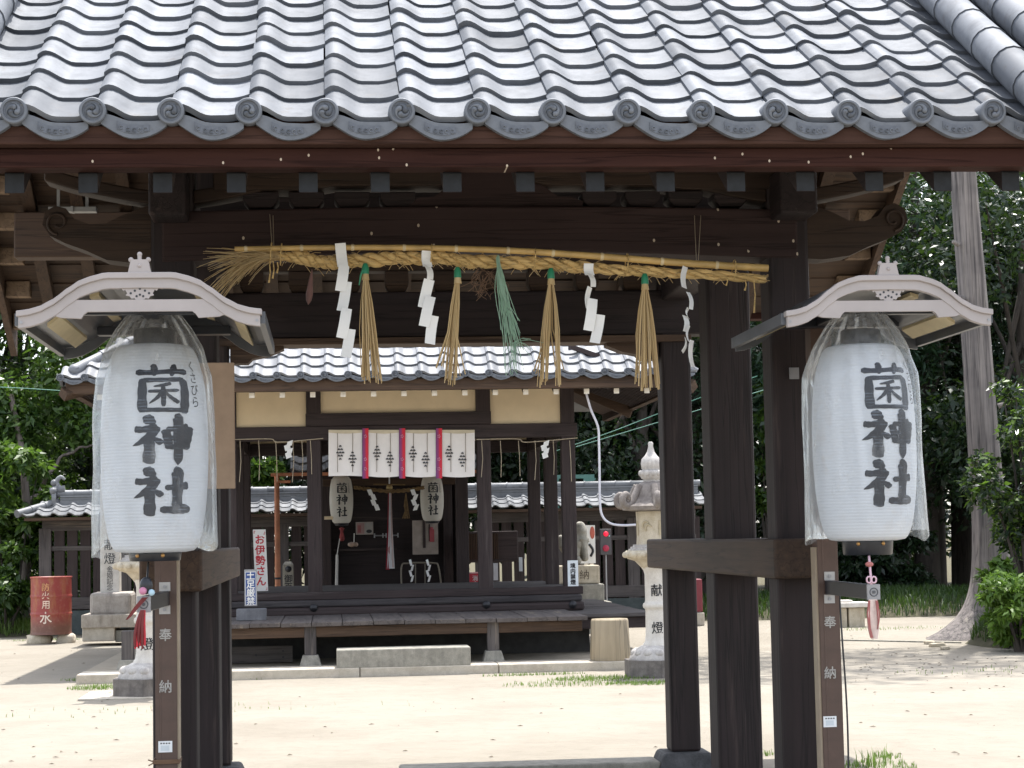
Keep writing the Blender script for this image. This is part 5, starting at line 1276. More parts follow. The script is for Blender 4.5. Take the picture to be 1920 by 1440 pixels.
STONE_Y2 = stone('shadowed ochre granite', (.36, .31, .21), (.50, .43, .30), (.2, .16, .1), amount=.3)
STONE_D2 = stone('brown stained roof stone', (.15, .13, .118), (.30, .27, .245), (.10, .08, .075), amount=.45)
p = P(1224, 1000, 20.2)
stone_lantern(p.x, 20.2, "tall carved stone lantern at the right of the hall, partly behind the gate post", (("献", 1111, 1), ("燈", 1181, 1)))
p = P(274, 1000, 19.4)
stone_lantern(p.x, 19.4, "tall carved stone lantern at the left, mostly hidden by the left paper lantern", (("献", 1111, 1), ("燈", 1181, 1)))
mb = MB(); mb.box(p.x-.62, p.x+.6, 18.98, 20.0, -.04, .016); tag(build(mb, "paving_slab", [CONC], None, .006, loc=(p.x, 19.4, 0)), "flat pale stone slab under the left stone lantern", "slab")

# monument
Ym = 29.5; mo = thing("stone_monument", "pale square stone pillar with black writing on a stepped pedestal at the left", "monument", (PX(206, Ym), Ym, 0))
a, b = P(188, 1030, Ym-.13), P(224, 1113, Ym-.13)
mb = MB(); mb.box(a.x, b.x, Ym-.14, Ym+.15, P(200, 1113, Ym).z-.02, 2.55); mb.frustum((a.x+b.x)/2, Ym, 2.55, 2.65, (b.x-a.x)/2, .145, .01, .01); mop = build(mb, "pillar", [STONE_P], mo, .01)
def pb(nm, x0, x1, y0, y1, d, m, bev=.03):
    a, b = P(x0, y0, Ym-d), P(x1, y1, Ym-d); mb = MB(); mb.box(a.x, b.x, Ym-d, Ym+d, max(b.z, -.02), a.z); build(mb, nm, [m], mo, bev)
pb("pedestal_block", 168, 246, 1112, 1153, .36, stone('stained pedestal stone', (.30,.27,.24), (.44,.40,.36), (.13,.11,.10)), .05)
pb("pedestal_slab", 152, 254, 1153.3, 1176, .45, stone('streaked pedestal stone', (.34,.30,.25), (.47,.42,.36), (.14,.115,.09)), .015)
pb("pedestal_foot", 154, 215, 1176.3, 1202, .40, CONC, .015)
pb("pedestal_foot", 215.5, 262, 1182, 1203, .34, STONE_G, .015)
a = P(206, 1047, Ym-.14); text_mesh("燈", .18, INK, "lettering", mop, (a.x, Ym-.14, a.z), (1,0,0), (0,0,1), .003, .001)
a = P(206, 1021, Ym-.14); text_mesh("献", .18, INK, "lettering", mop, (a.x, Ym-.14, a.z), (1,0,0), (0,0,1), .003, .001)
a = P(206, 1084, Ym-.14); text_mesh(vert("金婚記念"), .098, INK, "lettering", mop, (a.x, Ym-.14, a.z), (1,0,0), (0,0,1), .003, .0, line=.93)

# oil drum on stones
Yd = 30.3; c = P(96, 1140, Yd); zb = P(96, 1189, Yd).z; zt = P(96, 1081, Yd).z; H = zt-zb; R = 36.5*Yd/F
dr = thing("oil_drum", "rusty red oil drum with white writing for fire water standing on stones", "oil drum", (c.x, Yd, zb))
drm = M('rusty red drum'); v = drm.coord(); 
rust = drm.ramp(drm.noise(drm.coord((5, 5, 1.1)), 1.6, 6, .7), [(.5, (0,0,0)), (.66, (1,1,1))])
zc_ = drm.n("SeparateXYZ", {"Vector": drm.coord(kind="Generated")}).outputs[2]
low = drm.ramp(zc_, [(.12, (1,1,1)), (.34, (0,0,0))])
cc = drm.mix(drm.math('MULTIPLY', rust, .85), (.27, .042, .036), (.33, .125, .05)); cc = drm.mix(drm.math('MULTIPLY', low, .85), cc, (.13, .07, .05)); cc = drm.mix(drm.math('MULTIPLY', drm.ramp(drm.noise(v, 16, 5, .7), [(.52, (0,0,0)), (.7, (1,1,1))]), .4), cc, (.33, .19, .14))
drm.set(Base_Color=cc, Roughness=.5); drm.bump(drm.noise(v, 9, 5), .2, .01)
mb = MB(); pr = []
for k in range(61):
    q = k/60; r = R
    for rq in (.355, .66): r += .014*math.exp(-((q-rq)/.014)**2)
    if q > .975: r += .010
    if q < .02: r += .008
    pr.append((r, H*q))
pr += [(R-.02, H), (R-.025, H-.035), (.001, H-.035)]
mb.lathe(pr, (c.x, Yd, zb), 48); drb = build(mb, "body", [drm.mat], dr)
def wrapd(py, s=1):
    z0 = P(92, py, Yd).z
    return lambda u, v: (c.x+(R+.006)*math.cos(-PI/2+(u-.04)/R), Yd+(R+.006)*math.sin(-PI/2+(u-.04)/R), z0+v)
FADE = plain('faded orange white paint', (.58, .30, .14), .7, var=.3, scale=12); 
text_mesh("防", .125, FADE, "lettering", drb, (0,0,0), (1,0,0), (0,0,1), off=.0015, wrap=wrapd(1100))
text_mesh("火", .12, plain('worn white paint', (.70,.52,.40), .7, var=.2), "lettering", drb, (0,0,0), (1,0,0), (0,0,1), off=.002, wrap=wrapd(1115))
text_mesh("用", .135, plain('worn cream paint', (.72,.56,.45), .7, var=.2), "lettering", drb, (0,0,0), (1,0,0), (0,0,1), off=.002, wrap=wrapd(1133))
text_mesh("水", .19, plain('cream white paint', (.80,.68,.58), .7, var=.1), "lettering", drb, (0,0,0), (1,0,0), (0,0,1), off=.003, wrap=wrapd(1157))
def rock(x, y, z, r, m, label, nm="support_stone", cat="stone", group=None, scl=(1.2, 1, .6), seed=0):
    mb = MB(); mb.sphere((0,0,0), 1, 14, 10)
    out = []
    for v in mb.v:
        v = Vector(v); n_ = 1 + .22*noise.noise(v*1.6+Vector((seed, 0, 0)))+.08*noise.noise(v*4+Vector((seed, 3, 0))); v = Vector((max(-.75, min(.75, v.x)), max(-.75, min(.75, v.y)), max(-.7, min(.7, v.z))))*n_
        out.append((x+v.x*r*scl[0], y+v.y*r*scl[1], z+v.z*r*scl[2]))
    mb.v = out; return tag(build(mb, nm, [m], None, loc=(x, y, z)), label, cat, group)
q = P(73, 1195, Yd-.05); rock(q.x, Yd-.05, zb-.085, .20, STONE_Y, "flattish ochre stone under the left side of the oil drum", seed=1)
q = P(124, 1195, Yd-.05); rock(q.x, Yd-.05, zb-.085, .17, CONC, "squarish pale stone under the right side of the oil drum", seed=5, scl=(1, 1, .75))

# ================================================================ roofed fences
FY = 33.0
def roofed_fence(px0, px1, label, left_end):
    x0, x1 = PX(px0, FY, 960), PX(px1, FY, 960); zr0, ze = 2.02, 1.985
    t = thing("roofed_fence", label, "fence", ((x0+x1)/2, FY, 0))
    zE_ = PZ(958, FY, 700); zT = PZ(934, FY, 700); run = .62; xr0 = x0 + (.55 if left_end else 0)
    s = Vector((0, run, zT-zE_)); L = s.length
    for sg_ in (1, -1):
        mb = MB(); n = int((x1-x0)/.262)
        if sg_ == 1: tile_field(mb, (x0, FY-run, zE_), (1,0,0), s, .262, L/3, n, 3, .046, .018, keep=lambda u, v: u > (xr0-x0)*v/L-.08)
        else: tile_field(mb, (x0+n*.262, FY+run, zE_), (-1,0,0), (0,-s.y,s.z), .262, L/3, n, 3, .046, .018, keep=lambda u, v: n*.262-u > (xr0-x0)*v/L-.08)
        build(mb, "roof_tiles", [T_WALL], t)
    xe = x0 + n*.262
    mb = MB(); zt2 = PZ(913, FY, 700)
    mb.box(xr0+.05, xe-.05, FY-.10, FY+.10, zT-.03, zT+.05); mb.box(xr0+.05, xe-.05, FY-.085, FY+.085, zT+.055, zT+.10); mb.box(xr0+.05, xe-.05, FY-.10, FY+.10, zT+.105, zT+.13)
    k = xr0
    while k < xe-.05:
        b = min(k+.27, xe); mb.tube([(k, FY, zT+.165), (k+.012, FY, zT+.165), (k+.03, FY, zT+.165), (b, FY, zT+.165)], [.072, .072, .06, .06], 12); k += .27
    rg = build(mb, "ridge", [T_WALL], t)
    if left_end:
        mb = MB(); z = zT+.15                                     # curled end ornament
        plate = [(-.15, -.20), (.15, -.20), (.17, -.05), (.13, .08), (.05, .14), (-.05, .14), (-.13, .08), (-.17, -.05)]
        mb.prism(plate, (xr0-.01, FY, z), (0,1,0), (0,0,1), (-.07, 0, 0))
        mb.tube([(xr0-.12, FY, z+.05), (xr0+.12, FY, z+.09)], [.075, .07], 14)
        for dy_, dz_ in ((0, .20), (-.12, .06), (.12, .06)): mb.sphere((xr0-.06, FY+dy_, z+dz_), .06, 12, 8)
        mb.tube(curve([(xr0+.02, FY, z+.10), (xr0-.02, FY, z+.22), (xr0+.05, FY, z+.30), (xr0+.12, FY, z+.25)], 10), [.045, .045, .042, .04, .04, .038, .035, .03, .025, .02], 8)
        for sy in (-1, 1):
            A = Vector((xr0, FY, zT+.03)); B = Vector((x0-.02, FY+sy*run, zE_+.05))
            for q in range(3): p0 = A+(B-A)*q/3; p1 = A+(B-A)*(q+1.04)/3; mb.tube([p0, p0+(p1-p0)*.9, p1], [.062, .066, .070], 12)
        mb.add([(x0, FY-run, zE_), (x0, FY+run, zE_), (xr0, FY, zT)], [(0, 2, 1)])
        build(mb, "ridge_end", [T_WALL], rg)
    mb = MB(); mb.box(x0+.08, xe-.08, FY-run+.05, FY+run-.05, zE_-.07, zE_-.02); build(mb, "eave_board", [W['midX']], t)
    mb = MB(); mb.box(x0+.3, xe-.1, FY-.07, FY+.07, zE_-.24, zE_-.07); mb.box(x0+.3, xe-.1, FY-.06, FY+.06, 1.40, 1.48); mb.box(x0+.3, xe-.1, FY-.09, FY+.09, .42, .62)
    build(mb, "rail", [W['greyX']], t, .006)
    x = x0+.25; k = 0
    while x < xe-.15 and k < 98:
        mb = MB(); wd = .20 if k % 6 == 0 else .17; mb.box(x, x+wd, FY-.045-(.04 if k % 6 == 0 else 0), FY+.03, .05, zE_-.20); build(mb, "slat", [W['greyZ'] if k % 6 == 0 else W['hallZ']], t); x += wd+.045; k += 1
    mb = MB(); mb.box(x0+.3, xe-.1, FY-.12, FY+.12, -.02, .40); build(mb, "footing", [plain('dark green grey footing', (.06,.075,.075), .85, var=.25)], t)
roofed_fence(46, 640, "dark slatted fence with a tiled roof and a curled ridge end, behind the oil drum", True)
roofed_fence(862, 1330, "dark slatted fence with a tiled roof behind the right bay and alarm box", False)
# green gutter-like beam behind
mb = MB(); a, b = P(1040, 893, 34.5), P(1113, 891, 34.5); mb.box(a.x, b.x, 34.4, 34.5, a.z-.05, a.z+.02); mb.box(b.x-.2, b.x+.02, 34.38, 34.5, a.z-.13, a.z-.05); mb.box(b.x-.1, b.x-.04, 34.4, 34.5, 0, a.z-.1); mb.box(a.x, a.x+.06, 34.4, 34.5, 0, a.z-.05)
tag(build(mb, "green_rail", [plain('pale green metal', (.09,.21,.17), .5)], None, loc=a), "pale green metal rail above the fence behind the hall", "rail")

# guardian statue on pedestal, picture board
Yk = 29.6; c = P(1078, 1022, Yk); gs = thing("guardian_statue", "grey stone guardian dog statue on a pedestal behind the hall's right corner post", "statue", (c.x, Yk, 0))
zb = P(1078, 1060, Yk).z
def skin(name, verts, edges, mat, parent, sub=2):
    off = wloc(parent); me = bpy.data.meshes.new(name); me.from_pydata([Vector(v[:3])-off for v in verts], edges, []); me.materials.append(mat)
    o = bpy.data.objects.new(name, me); COL.objects.link(o); o.parent = parent
    md = o.modifiers.new("skin", 'SKIN'); md.use_smooth_shade = True
    for sv, v in zip(me.skin_vertices[0].data, verts): sv.radius = (v[3], v[3])
    me.skin_vertices[0].data[0].use_root = True
    o.modifiers.new("sub", 'SUBSURF').levels = sub; o.modifiers["sub"].render_levels = sub
    return o
X, Y = c.x, Yk
vs = [(X-.10, Y, zb+.15, .15), (X, Y, zb+.30, .15), (X+.07, Y, zb+.44, .13), (X+.09, Y-.02, zb+.56, .12), (X+.17, Y-.06, zb+.58, .08),
      (X+.13, Y-.09, zb+.25, .06), (X+.15, Y-.09, zb+.05, .055), (X+.13, Y+.09, zb+.25, .06), (X+.15, Y+.09, zb+.05, .055),
      (X-.02, Y-.14, zb+.10, .085), (X+.08, Y-.15, zb+.04, .05), (X-.02, Y+.14, zb+.10, .085), (X+.08, Y+.15, zb+.04, .05), (X-.20, Y, zb+.30, .07), (X-.22, Y, zb+.48, .06),
      (X+.06, Y-.08, zb+.66, .03), (X+.06, Y+.06, zb+.66, .03)]
skin("body", vs, [(0,1),(1,2),(2,3),(3,4),(2,5),(5,6),(2,7),(7,8),(0,9),(9,10),(0,11),(11,12),(0,13),(13,14),(3,15),(3,16)], STONE_G, gs)
for nm, w_, z0, z1, mm in (("pedestal", .34, zb-.28, zb, STONE_Y), ("pedestal", .40, zb-.55, zb-.285, STONE_G), ("pedestal", .50, -.02, zb-.555, STONE_G)):
    mb = MB(); mb.box(X-w_, X+w_, Yk-w_*.8, Yk+w_*.8, z0, z1); build(mb, nm, [mm], gs, .02)
p1 = P(1091, 1068, Yk-.28); text_mesh("奉納", .16, plain('brown incised writing', (.10,.08,.06), .8), "lettering", gs, (X+.02, Yk-.272, zb-.14), (1,0,0), (0,0,1), .003)
a, b = P(1095, 985, 30.6), P(1117, 1056, 30.6); pbd = thing("picture_board", "white board with a red sun and dark marks beside the guardian statue", "board", ((a.x+b.x)/2, 30.6, 0))
mb = MB(); mb.box(a.x-.1, b.x, 30.6, 30.63, b.z, a.z); mb.box(a.x, a.x+.05, 30.63, 30.68, 0, a.z-.05); mb.box(b.x-.08, b.x-.03, 30.63, 30.68, 0, a.z-.05); pnl = build(mb, "panel", [WHITE], pbd)
mb = MB(); mb.sphere((b.x-.045, 30.598, a.z-.12), .10, 14, 8, 0, (.4, .05, 1)); build(mb, "sun_disc", [plain('dull orange red', (.48,.12,.08), .7)], pnl)
mb = MB(); mb.tube(curve([(b.x-.10, 30.597, a.z-.30), (b.x-.04, 30.597, a.z-.40), (b.x-.08, 30.597, a.z-.50)], 10), .02, 5); build(mb, "mark", [INK], pnl)

# stone bench, small distant red box
Yb = 29.3; a, b = P(1576, 1137, Yb), P(1627, 1137, Yb); sb_ = thing("stone_bench", "pale stone table bench on two blocks at the right behind the lantern stand", "bench", ((a.x+b.x)/2, Yb, 0)); zt = P(1600, 1129, Yb).z
mb = MB(); mb.box(a.x-.6, b.x, Yb-.2, Yb+.25, zt-.075, zt); mb.box(a.x-.5, a.x+.17, Yb-.1, Yb+.15, zt, zt+.035); build(mb, "slab", [STONE_P], sb_, .012)
for x0, x1 in ((a.x-.45, a.x+.06), (a.x+.09, b.x-.09)):
    mb = MB(); mb.box(x0, x1, Yb-.14, Yb+.2, -.02, zt-.08); build(mb, "block", [STONE_Y], sb_, .012)
q = P(1300, 1135, 31.0); rb = thing("red_bin", "dull red box on a pale stone foot seen between the right gate posts", "box", (q.x, 31, 0)); mb = MB(); mb.box(q.x-.20, q.x+.12, 30.8, 31.2, .22, .75); build(mb, "box", [plain('dull red box', (.17,.02,.03), .5)], rb, .02)
mb = MB(); mb.box(q.x-.22, q.x+.14, 30.78, 31.22, 0, .21); build(mb, "foot", [CONC], rb, .02)

# ================================================================ ground
gm = M('pale raked sand'); v = gm.coord()
n1 = gm.noise(v, .55, 6, .6); n2 = gm.noise(v, 7, 6, .65); n3 = gm.noise(v, 90, 3, .6)
c = gm.ramp(n1, [(.3, (.222, .199, .163)), (.55, (.272, .247, .206)), (.75, (.240, .217, .180))])
c = gm.mix(gm.math('MULTIPLY', gm.ramp(n2, [(.50, (0,0,0)), (.72, (1,1,1))]), .35), c, (.19, .165, .135))
c = gm.mix(gm.math('MULTIPLY', gm.ramp(n3, [(.58, (0,0,0)), (.7, (1,1,1))]), .3), c, (.15, .13, .10))
sep = gm.n("SeparateXYZ", {"Vector": v}); far = gm.math('ADD', sep.outputs[1], gm.math('MULTIPLY', n1, 3.0))
soil = gm.ramp(gm.math('MULTIPLY', gm.math('SUBTRACT', far, 33.2), .7), [(.0, (0,0,0)), (1, (1,1,1))])
c = gm.mix(soil, c, (.085, .075, .045))
gm.set(Base_Color=c, Roughness=.95); gm.b.inputs["Specular IOR Level"].default_value = .15
gm.bump(gm.math('ADD', gm.math('ADD', n2, gm.math('MULTIPLY', n3, .4)), gm.math('MULTIPLY', gm.noise(v, 2.6, 3, .5), 2.5)), .6, .03)
mb = MB(); mb.add([(-250, -120, 0), (250, -120, 0), (250, 300, 0), (-250, 300, 0)], [(0,1,2,3)])
struct(build(mb, "ground", [gm.mat]))
# shallow drain channel across the right
a, b = G(1570, 1201), G(1800, 1206); mb = MB(); d = (b-a); mb.obox((a+b)/2+Vector((0,0,.006)), d/2, (0,.06,0), (0,0,.012)); build(mb, "drain_edge", [STONE_G]); bpy.data.objects["drain_edge"]["kind"] = "structure"

def np_mesh(name, V, Fq, mats, mi=None, loc=(0,0,0), parent=None, smooth=False):
    """fast mesh from arrays: V (n,3), Fq (m,k)"""
    V = np.asarray(V, np.float32) - np.asarray(wloc(parent) if parent else loc, np.float32); Fq = np.asarray(Fq, np.int32); m, k = Fq.shape
    me = bpy.data.meshes.new(name); me.vertices.add(len(V)); me.vertices.foreach_set("co", V.ravel())
    me.loops.add(m*k); me.loops.foreach_set("vertex_index", Fq.ravel()); me.polygons.add(m)
    me.polygons.foreach_set("loop_start", np.arange(0, m*k, k, dtype=np.int32)); me.polygons.foreach_set("loop_total", np.full(m, k, np.int32))
    for x in mats: me.materials.append(x)
    if mi is not None: me.polygons.foreach_set("material_index", np.asarray(mi, np.int32))
    me.update(calc_edges=True); me.validate()
    o = bpy.data.objects.new(name, me); COL.objects.link(o)
    if parent: o.parent = parent
    else: o.location = loc
    return o
def blades(n, xy, hgt, wid, lean=.5):
    """n grass blades; xy(n) -> positions (n,3)"""
    p = xy(n); a = RNG.uniform(0, 2*PI, n); h = hgt*RNG.uniform(.45, 1.2, n); w_ = wid*RNG.uniform(.6, 1.3, n)
    d = np.stack([np.cos(a), np.sin(a), np.zeros(n)], 1); s = np.stack([-np.sin(a), np.cos(a), np.zeros(n)], 1)
    ln = lean*RNG.uniform(.2, 1.2, n)
    m1 = p + d*(h*ln*.3)[:, None] + np.array([0,0,1])*(h*.6)[:, None]; tip = p + d*(h*ln)[:, None] + np.array([0,0,1])*(h*(1-.25*ln))[:, None]
    V = np.stack([p-s*w_[:, None]/2, p+s*w_[:, None]/2, m1+s*w_[:, None]*.35, m1-s*w_[:, None]*.35, tip], 1).reshape(-1, 3)
    i = np.arange(n)*5
    T = np.concatenate([np.stack([i, i+1, i+2], 1), np.stack([i, i+2, i+3], 1), np.stack([i+3, i+2, i+4], 1)])
    return V, T
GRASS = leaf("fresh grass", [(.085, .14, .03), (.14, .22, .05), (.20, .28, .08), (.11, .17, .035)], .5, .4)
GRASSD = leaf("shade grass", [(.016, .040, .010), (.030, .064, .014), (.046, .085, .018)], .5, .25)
def patch(name, label, spots, hgt, wid, mat):
    Vs, Ts, o = [], [], 0
    for cx, cy_, rx_, ry_, n in spots:
        def xy(n): 
            r = np.sqrt(RNG.uniform(0, 1, n))**1.2; a = RNG.uniform(0, 2*PI, n); return np.stack([cx+rx_*r*np.cos(a), cy_+ry_*r*np.sin(a), np.zeros(n)-.003], 1)
        V, T = blades(n, xy, hgt, wid); Vs.append(V); Ts.append(T+o); o += len(V)
    ob = np_mesh(name, np.concatenate(Vs), np.concatenate(Ts), [mat]); tag(ob, label, "grass", kind="stuff"); return ob
def gs_(px, py, rx_, ry_, n): g = G(px, py); return (g.x, g.y, rx_, ry_, n)
patch("short_grass", "thin short grass along the foot of the stone platform and lanterns",
      [gs_(600, 1270, .9, .12, 420), gs_(480, 1273, .35, .16, 260), gs_(1000, 1266, .6, .10, 260), gs_(1130, 1273, .6, .30, 900), gs_(1210, 1282, .4, .25, 420), gs_(1070, 1283, .7, .4, 420), gs_(300, 1300, .7, .25, 350), gs_(180, 1290, .30, .35, 420), gs_(160, 1275, .3, .2, 160),
       gs_(110, 1200, .8, .2, 300), gs_(400, 1330, 2, .6, 60), gs_(1640, 1438, .26, .30, 260), gs_(1660, 1420, .12, .12, 90), gs_(1430, 1415, .12, .1, 60), gs_(1850, 1258, 1.0, .5, 90), gs_(1640, 1180, 1.6, .4, 350)], .042, .007, GRASS)
patch("tall_grass_tuft", "small tuft of taller grass at the foot of the right lantern stand", [gs_(1628, 1438, .09, .06, 34), gs_(1652, 1430, .06, .04, 14)], .13, .006, GRASS)
# fallen leaves and bits
bits = []
for k in range(260):
    if k < 150: q = G(random.uniform(1580, 1920), random.gauss(1245, 22))
    elif k < 185: q = G(random.uniform(1580, 1920), random.uniform(1210, 1440))
    elif k < 215: q = G(random.uniform(440, 1240), random.uniform(1275, 1435))
    else: q = G(random.uniform(0, 300), random.uniform(1215, 1435))
    bits.append((q, random.uniform(.008, .030)))
mb = MB()
for q, s in bits:
    a = random.uniform(0, 6.28); d = Vector((math.cos(a), math.sin(a), 0)); n_ = Vector((-d.y, d.x, 0))
    mb.add([q - d*s + Vector((0,0,.004)), q + n_*s*.4 + Vector((0,0,.012)), q + d*s + Vector((0,0,.006)), q - n_*s*.4 + Vector((0,0,.010))], [(0,1,2,3)])
o = build(mb, "leaf_litter", [plain('brown leaf litter', (.10,.075,.045), .8, var=.5)]); tag(o, "scattered small dry leaves and bits on the pale sand", "leaf litter", kind="stuff")

# ================================================================ trees and plants
L_DARK = leaf("dark glossy leaf", [(.0070, .0165, .0085), (.0130, .028, .0122), (.021, .040, .0155), (.0105, .0225, .0100)], .33, .12)
L_MID = leaf("mid green leaf", [(.026, .060, .014), (.050, .100, .020), (.078, .135, .028), (.036, .075, .016)], .33, .32)
L_LIGHT = leaf("yellow green leaf", [(.060, .12, .018), (.10, .175, .028), (.14, .22, .036)], .38, .4)
L_CON = leaf("blue green conifer spray", [(.012, .034, .020), (.021, .052, .028), (.030, .068, .033)], .5, .12)
BARK = wood("grey brown bark", (.09, .075, .065), (.24, .20, .175), 'Z', across=11, along=1.6, bump=.9, rough=.9, worn=(.33, .29, .25))
BARKD = wood("dark bark", (.03, .025, .022), (.075, .062, .052), 'Z', across=12, bump=.9, rough=.9)
def leaves(clumps, n, size, asp=.42, flat=.55):
    """n leaf quads spread over clumps [(centre, radius)]"""
    C = np.array([c for c, r in clumps], float); Rr = np.array([r for c, r in clumps]); wts = Rr**2; wts /= wts.sum()
    k = RNG.choice(len(clumps), n, p=wts); d = RNG.normal(size=(n, 3)); d /= np.linalg.norm(d, axis=1)[:, None]
    rr = Rr[k]*RNG.uniform(.35, 1.0, n)**.6
    p = C[k] + d*rr[:, None]*np.array([1, 1, .75])
    nrm = d*.55 + RNG.normal(size=(n, 3))*.55 + np.array([0, 0, flat]); nrm /= np.linalg.norm(nrm, axis=1)[:, None]
    t = np.cross(nrm, RNG.normal(size=(n, 3))); t /= np.linalg.norm(t, axis=1)[:, None]; b = np.cross(nrm, t)
    L = size*RNG.uniform(.45, 1.5, n)[:, None]
    tip = p + t*L - np.array([0, 0, 1])*L*.12
    V = np.stack([p, p+t*L*.45+b*L*asp*.5, tip, p+t*L*.45-b*L*asp*.5], 1).reshape(-1, 3); i = np.arange(n)*4
    return V, np.stack([i, i+1, i+2, i+3], 1)
def tree(name, label, cat, x, y, zb, zt, rad, n, size, mat, bark=None, group=None, trunk=.12, nclump=26, lean=0, tall=True, asp=.42, seed=0, light=None):
    rnd = random.Random(seed+int(x*31+y*7)); t = thing(name, label, cat, (x, y, 0), group)
    zc, hz = (zb+zt)/2, (zt-zb)/2; cl = []
    for k in range(nclump):
        a = rnd.uniform(0, 2*PI); u = rnd.uniform(-1, 1); q = rnd.uniform(.35, 1)**.5; s = math.sqrt(max(0, 1-u*u*.85))
        cl.append(((x+lean+rad*q*s*math.cos(a)*.85, y+rad*q*s*math.sin(a)*.85, zc+hz*u*.85), rad*rnd.uniform(.22, .42)))
    mb = MB(); base = Vector((x, y, -.05)); top = Vector((x+lean, y, zc+hz*.5))
    tr = curve([base, base+(top-base)*.35+Vector((rnd.uniform(-.15,.15), 0, 0)), base+(top-base)*.7+Vector((rnd.uniform(-.2,.2), 0, 0)), top], 14)
    mb.tube(tr, [trunk*(1.25-.95*i/13) for i in range(14)], 9)
    for c, r in cl[:9]:
        s = tr[rnd.randrange(5, 12)]; c = Vector(c); mb.tube(curve([s, (s+c)/2+Vector((0,0,.15)), c], 7), [trunk*.36, trunk*.3, trunk*.26, trunk*.22, trunk*.17, trunk*.12, trunk*.06], 6)
    build(mb, "trunk", [bark or BARKD], t)
    V, Q = leaves(cl, n, size, asp); mi = None; mats = [mat]
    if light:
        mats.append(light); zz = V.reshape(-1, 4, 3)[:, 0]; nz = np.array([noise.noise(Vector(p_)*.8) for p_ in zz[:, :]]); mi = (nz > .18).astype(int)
    np_mesh("crown", V, Q, mats, mi, parent=t); return t
def place(src, x, y, rz, s, label=None):
    c = copy_tree(src); c.location = (x, y, 0); c.rotation_euler = (0, 0, rz); c.scale = (s, s, s)
    if label: c["label"] = label
    return c
# wood behind the hall
DW = tree("broadleaf_tree", "dark glossy evergreen tree in the wood behind the roofed fences", "tree", 1.5, 38, .8, 9.5, 3.0, 15000, .17, L_DARK, group="dark evergreens of the wood behind the hall", trunk=.2, nclump=44)
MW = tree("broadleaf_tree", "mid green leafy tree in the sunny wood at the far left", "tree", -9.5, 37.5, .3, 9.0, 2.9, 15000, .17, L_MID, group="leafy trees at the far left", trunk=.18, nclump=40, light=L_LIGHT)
CW = tree("conifer_tree", "blue green conifer with drooping sprays in the wood at the right", "tree", 9.5, 36.5, 2.2, 11, 2.1, 15000, .20, L_CON, group="conifers in the wood at the right", trunk=.2, nclump=50, asp=.22)
for x, y, r_, s in ((-1.6, 40, 1, 1.0), (4.8, 39, 2.2, 1.05), (7.8, 40.5, 3.1, 1.1), (-4.8, 41, 4.0, 1.1), (11, 41, 5, 1.1), (14.2, 39, .5, 1.15), (2.0, 44, 1.7, 1.3), (-3, 46, 3.3, 1.3), (7, 46, 4.4, 1.35), (12.5, 46, 5.4, 1.3), (17.5, 44, 2.6, 1.2), (5.9, 36.2, .9, .8), (13.2, 35.2, 2.0, .95), (-7.5, 46, 0.3, 1.3), (-13, 46, 1.3, 1.35), (6.2, 43, 5.5, 1.2), (16.5, 38.5, 4.1, 1.2)):
    place(DW, x, y, r_, s)
for x, y, r_, s in ((-6.6, 38.6, 2, .95), (-12.5, 39, 4, 1.1), (-4.0, 37.2, 1.2, .75), (-8.3, 41.5, 5.2, 1.15), (-11, 43, 3.1, 1.2), (-2.2, 36.3, 5.0, .55)):
    place(MW, x, y, r_, s)
for x, y, r_, s in ((7.2, 37.6, 1, 1.0), (12, 38, 2.2, 1.05), (5.2, 41.5, 3, 1.1)):
    place(CW, x, y, r_, s)
# a far mass that closes the wood
def backdrop(name, x0, x1, y, h, n, mat, gap=None):
    cl = []
    for k in range(170):
        x = random.uniform(x0, x1); z = random.uniform(.4, h)
        if gap and gap[0] < x < gap[1] and z < gap[2]: continue
        cl.append(((x, y+random.uniform(-1.5, 1.5), z), random.uniform(1.0, 1.9)))
    V, Q = leaves(cl, n, .34); o = np_mesh(name, V, Q, [mat]); tag(o, "dense far wood closing the view behind the trees", "wood", kind="stuff"); return o
backdrop("far_wood", -19, 25, 52, 15, 90000, L_DARK)
# dark slender trunks at the right with light between
ST = None
for px, r_ in ((1690, .17), (1722, .10), (1756, .19), (1792, .10), (1806, .20), (1640, .12)):
    q = G(px, 1128); mb = MB()
    t = thing("slender_tree", "dark slender trunk in the shady wood right of the lantern", "tree", (q.x, 41 + (px % 7)*.4, 0), "dark slender trunks in the wood at the right")
    x = PX(px, t.location.y, 1050); t.location.x = x; bpy.context.view_layer.update()
    mb.tube([(x, t.location.y, -.1), (x+.05, t.location.y, 2.5), (x-.05, t.location.y, 7)], [r_*1.2, r_, r_*.7], 9); build(mb, "trunk", [BARKD], t)
    V, Q = leaves([((x+random.uniform(-1, 1), t.location.y+random.uniform(-.5, 1), random.uniform(4.5, 8)), 1.1) for _ in range(7)], 2200, .19); np_mesh("crown", V, Q, [L_DARK], parent=t)
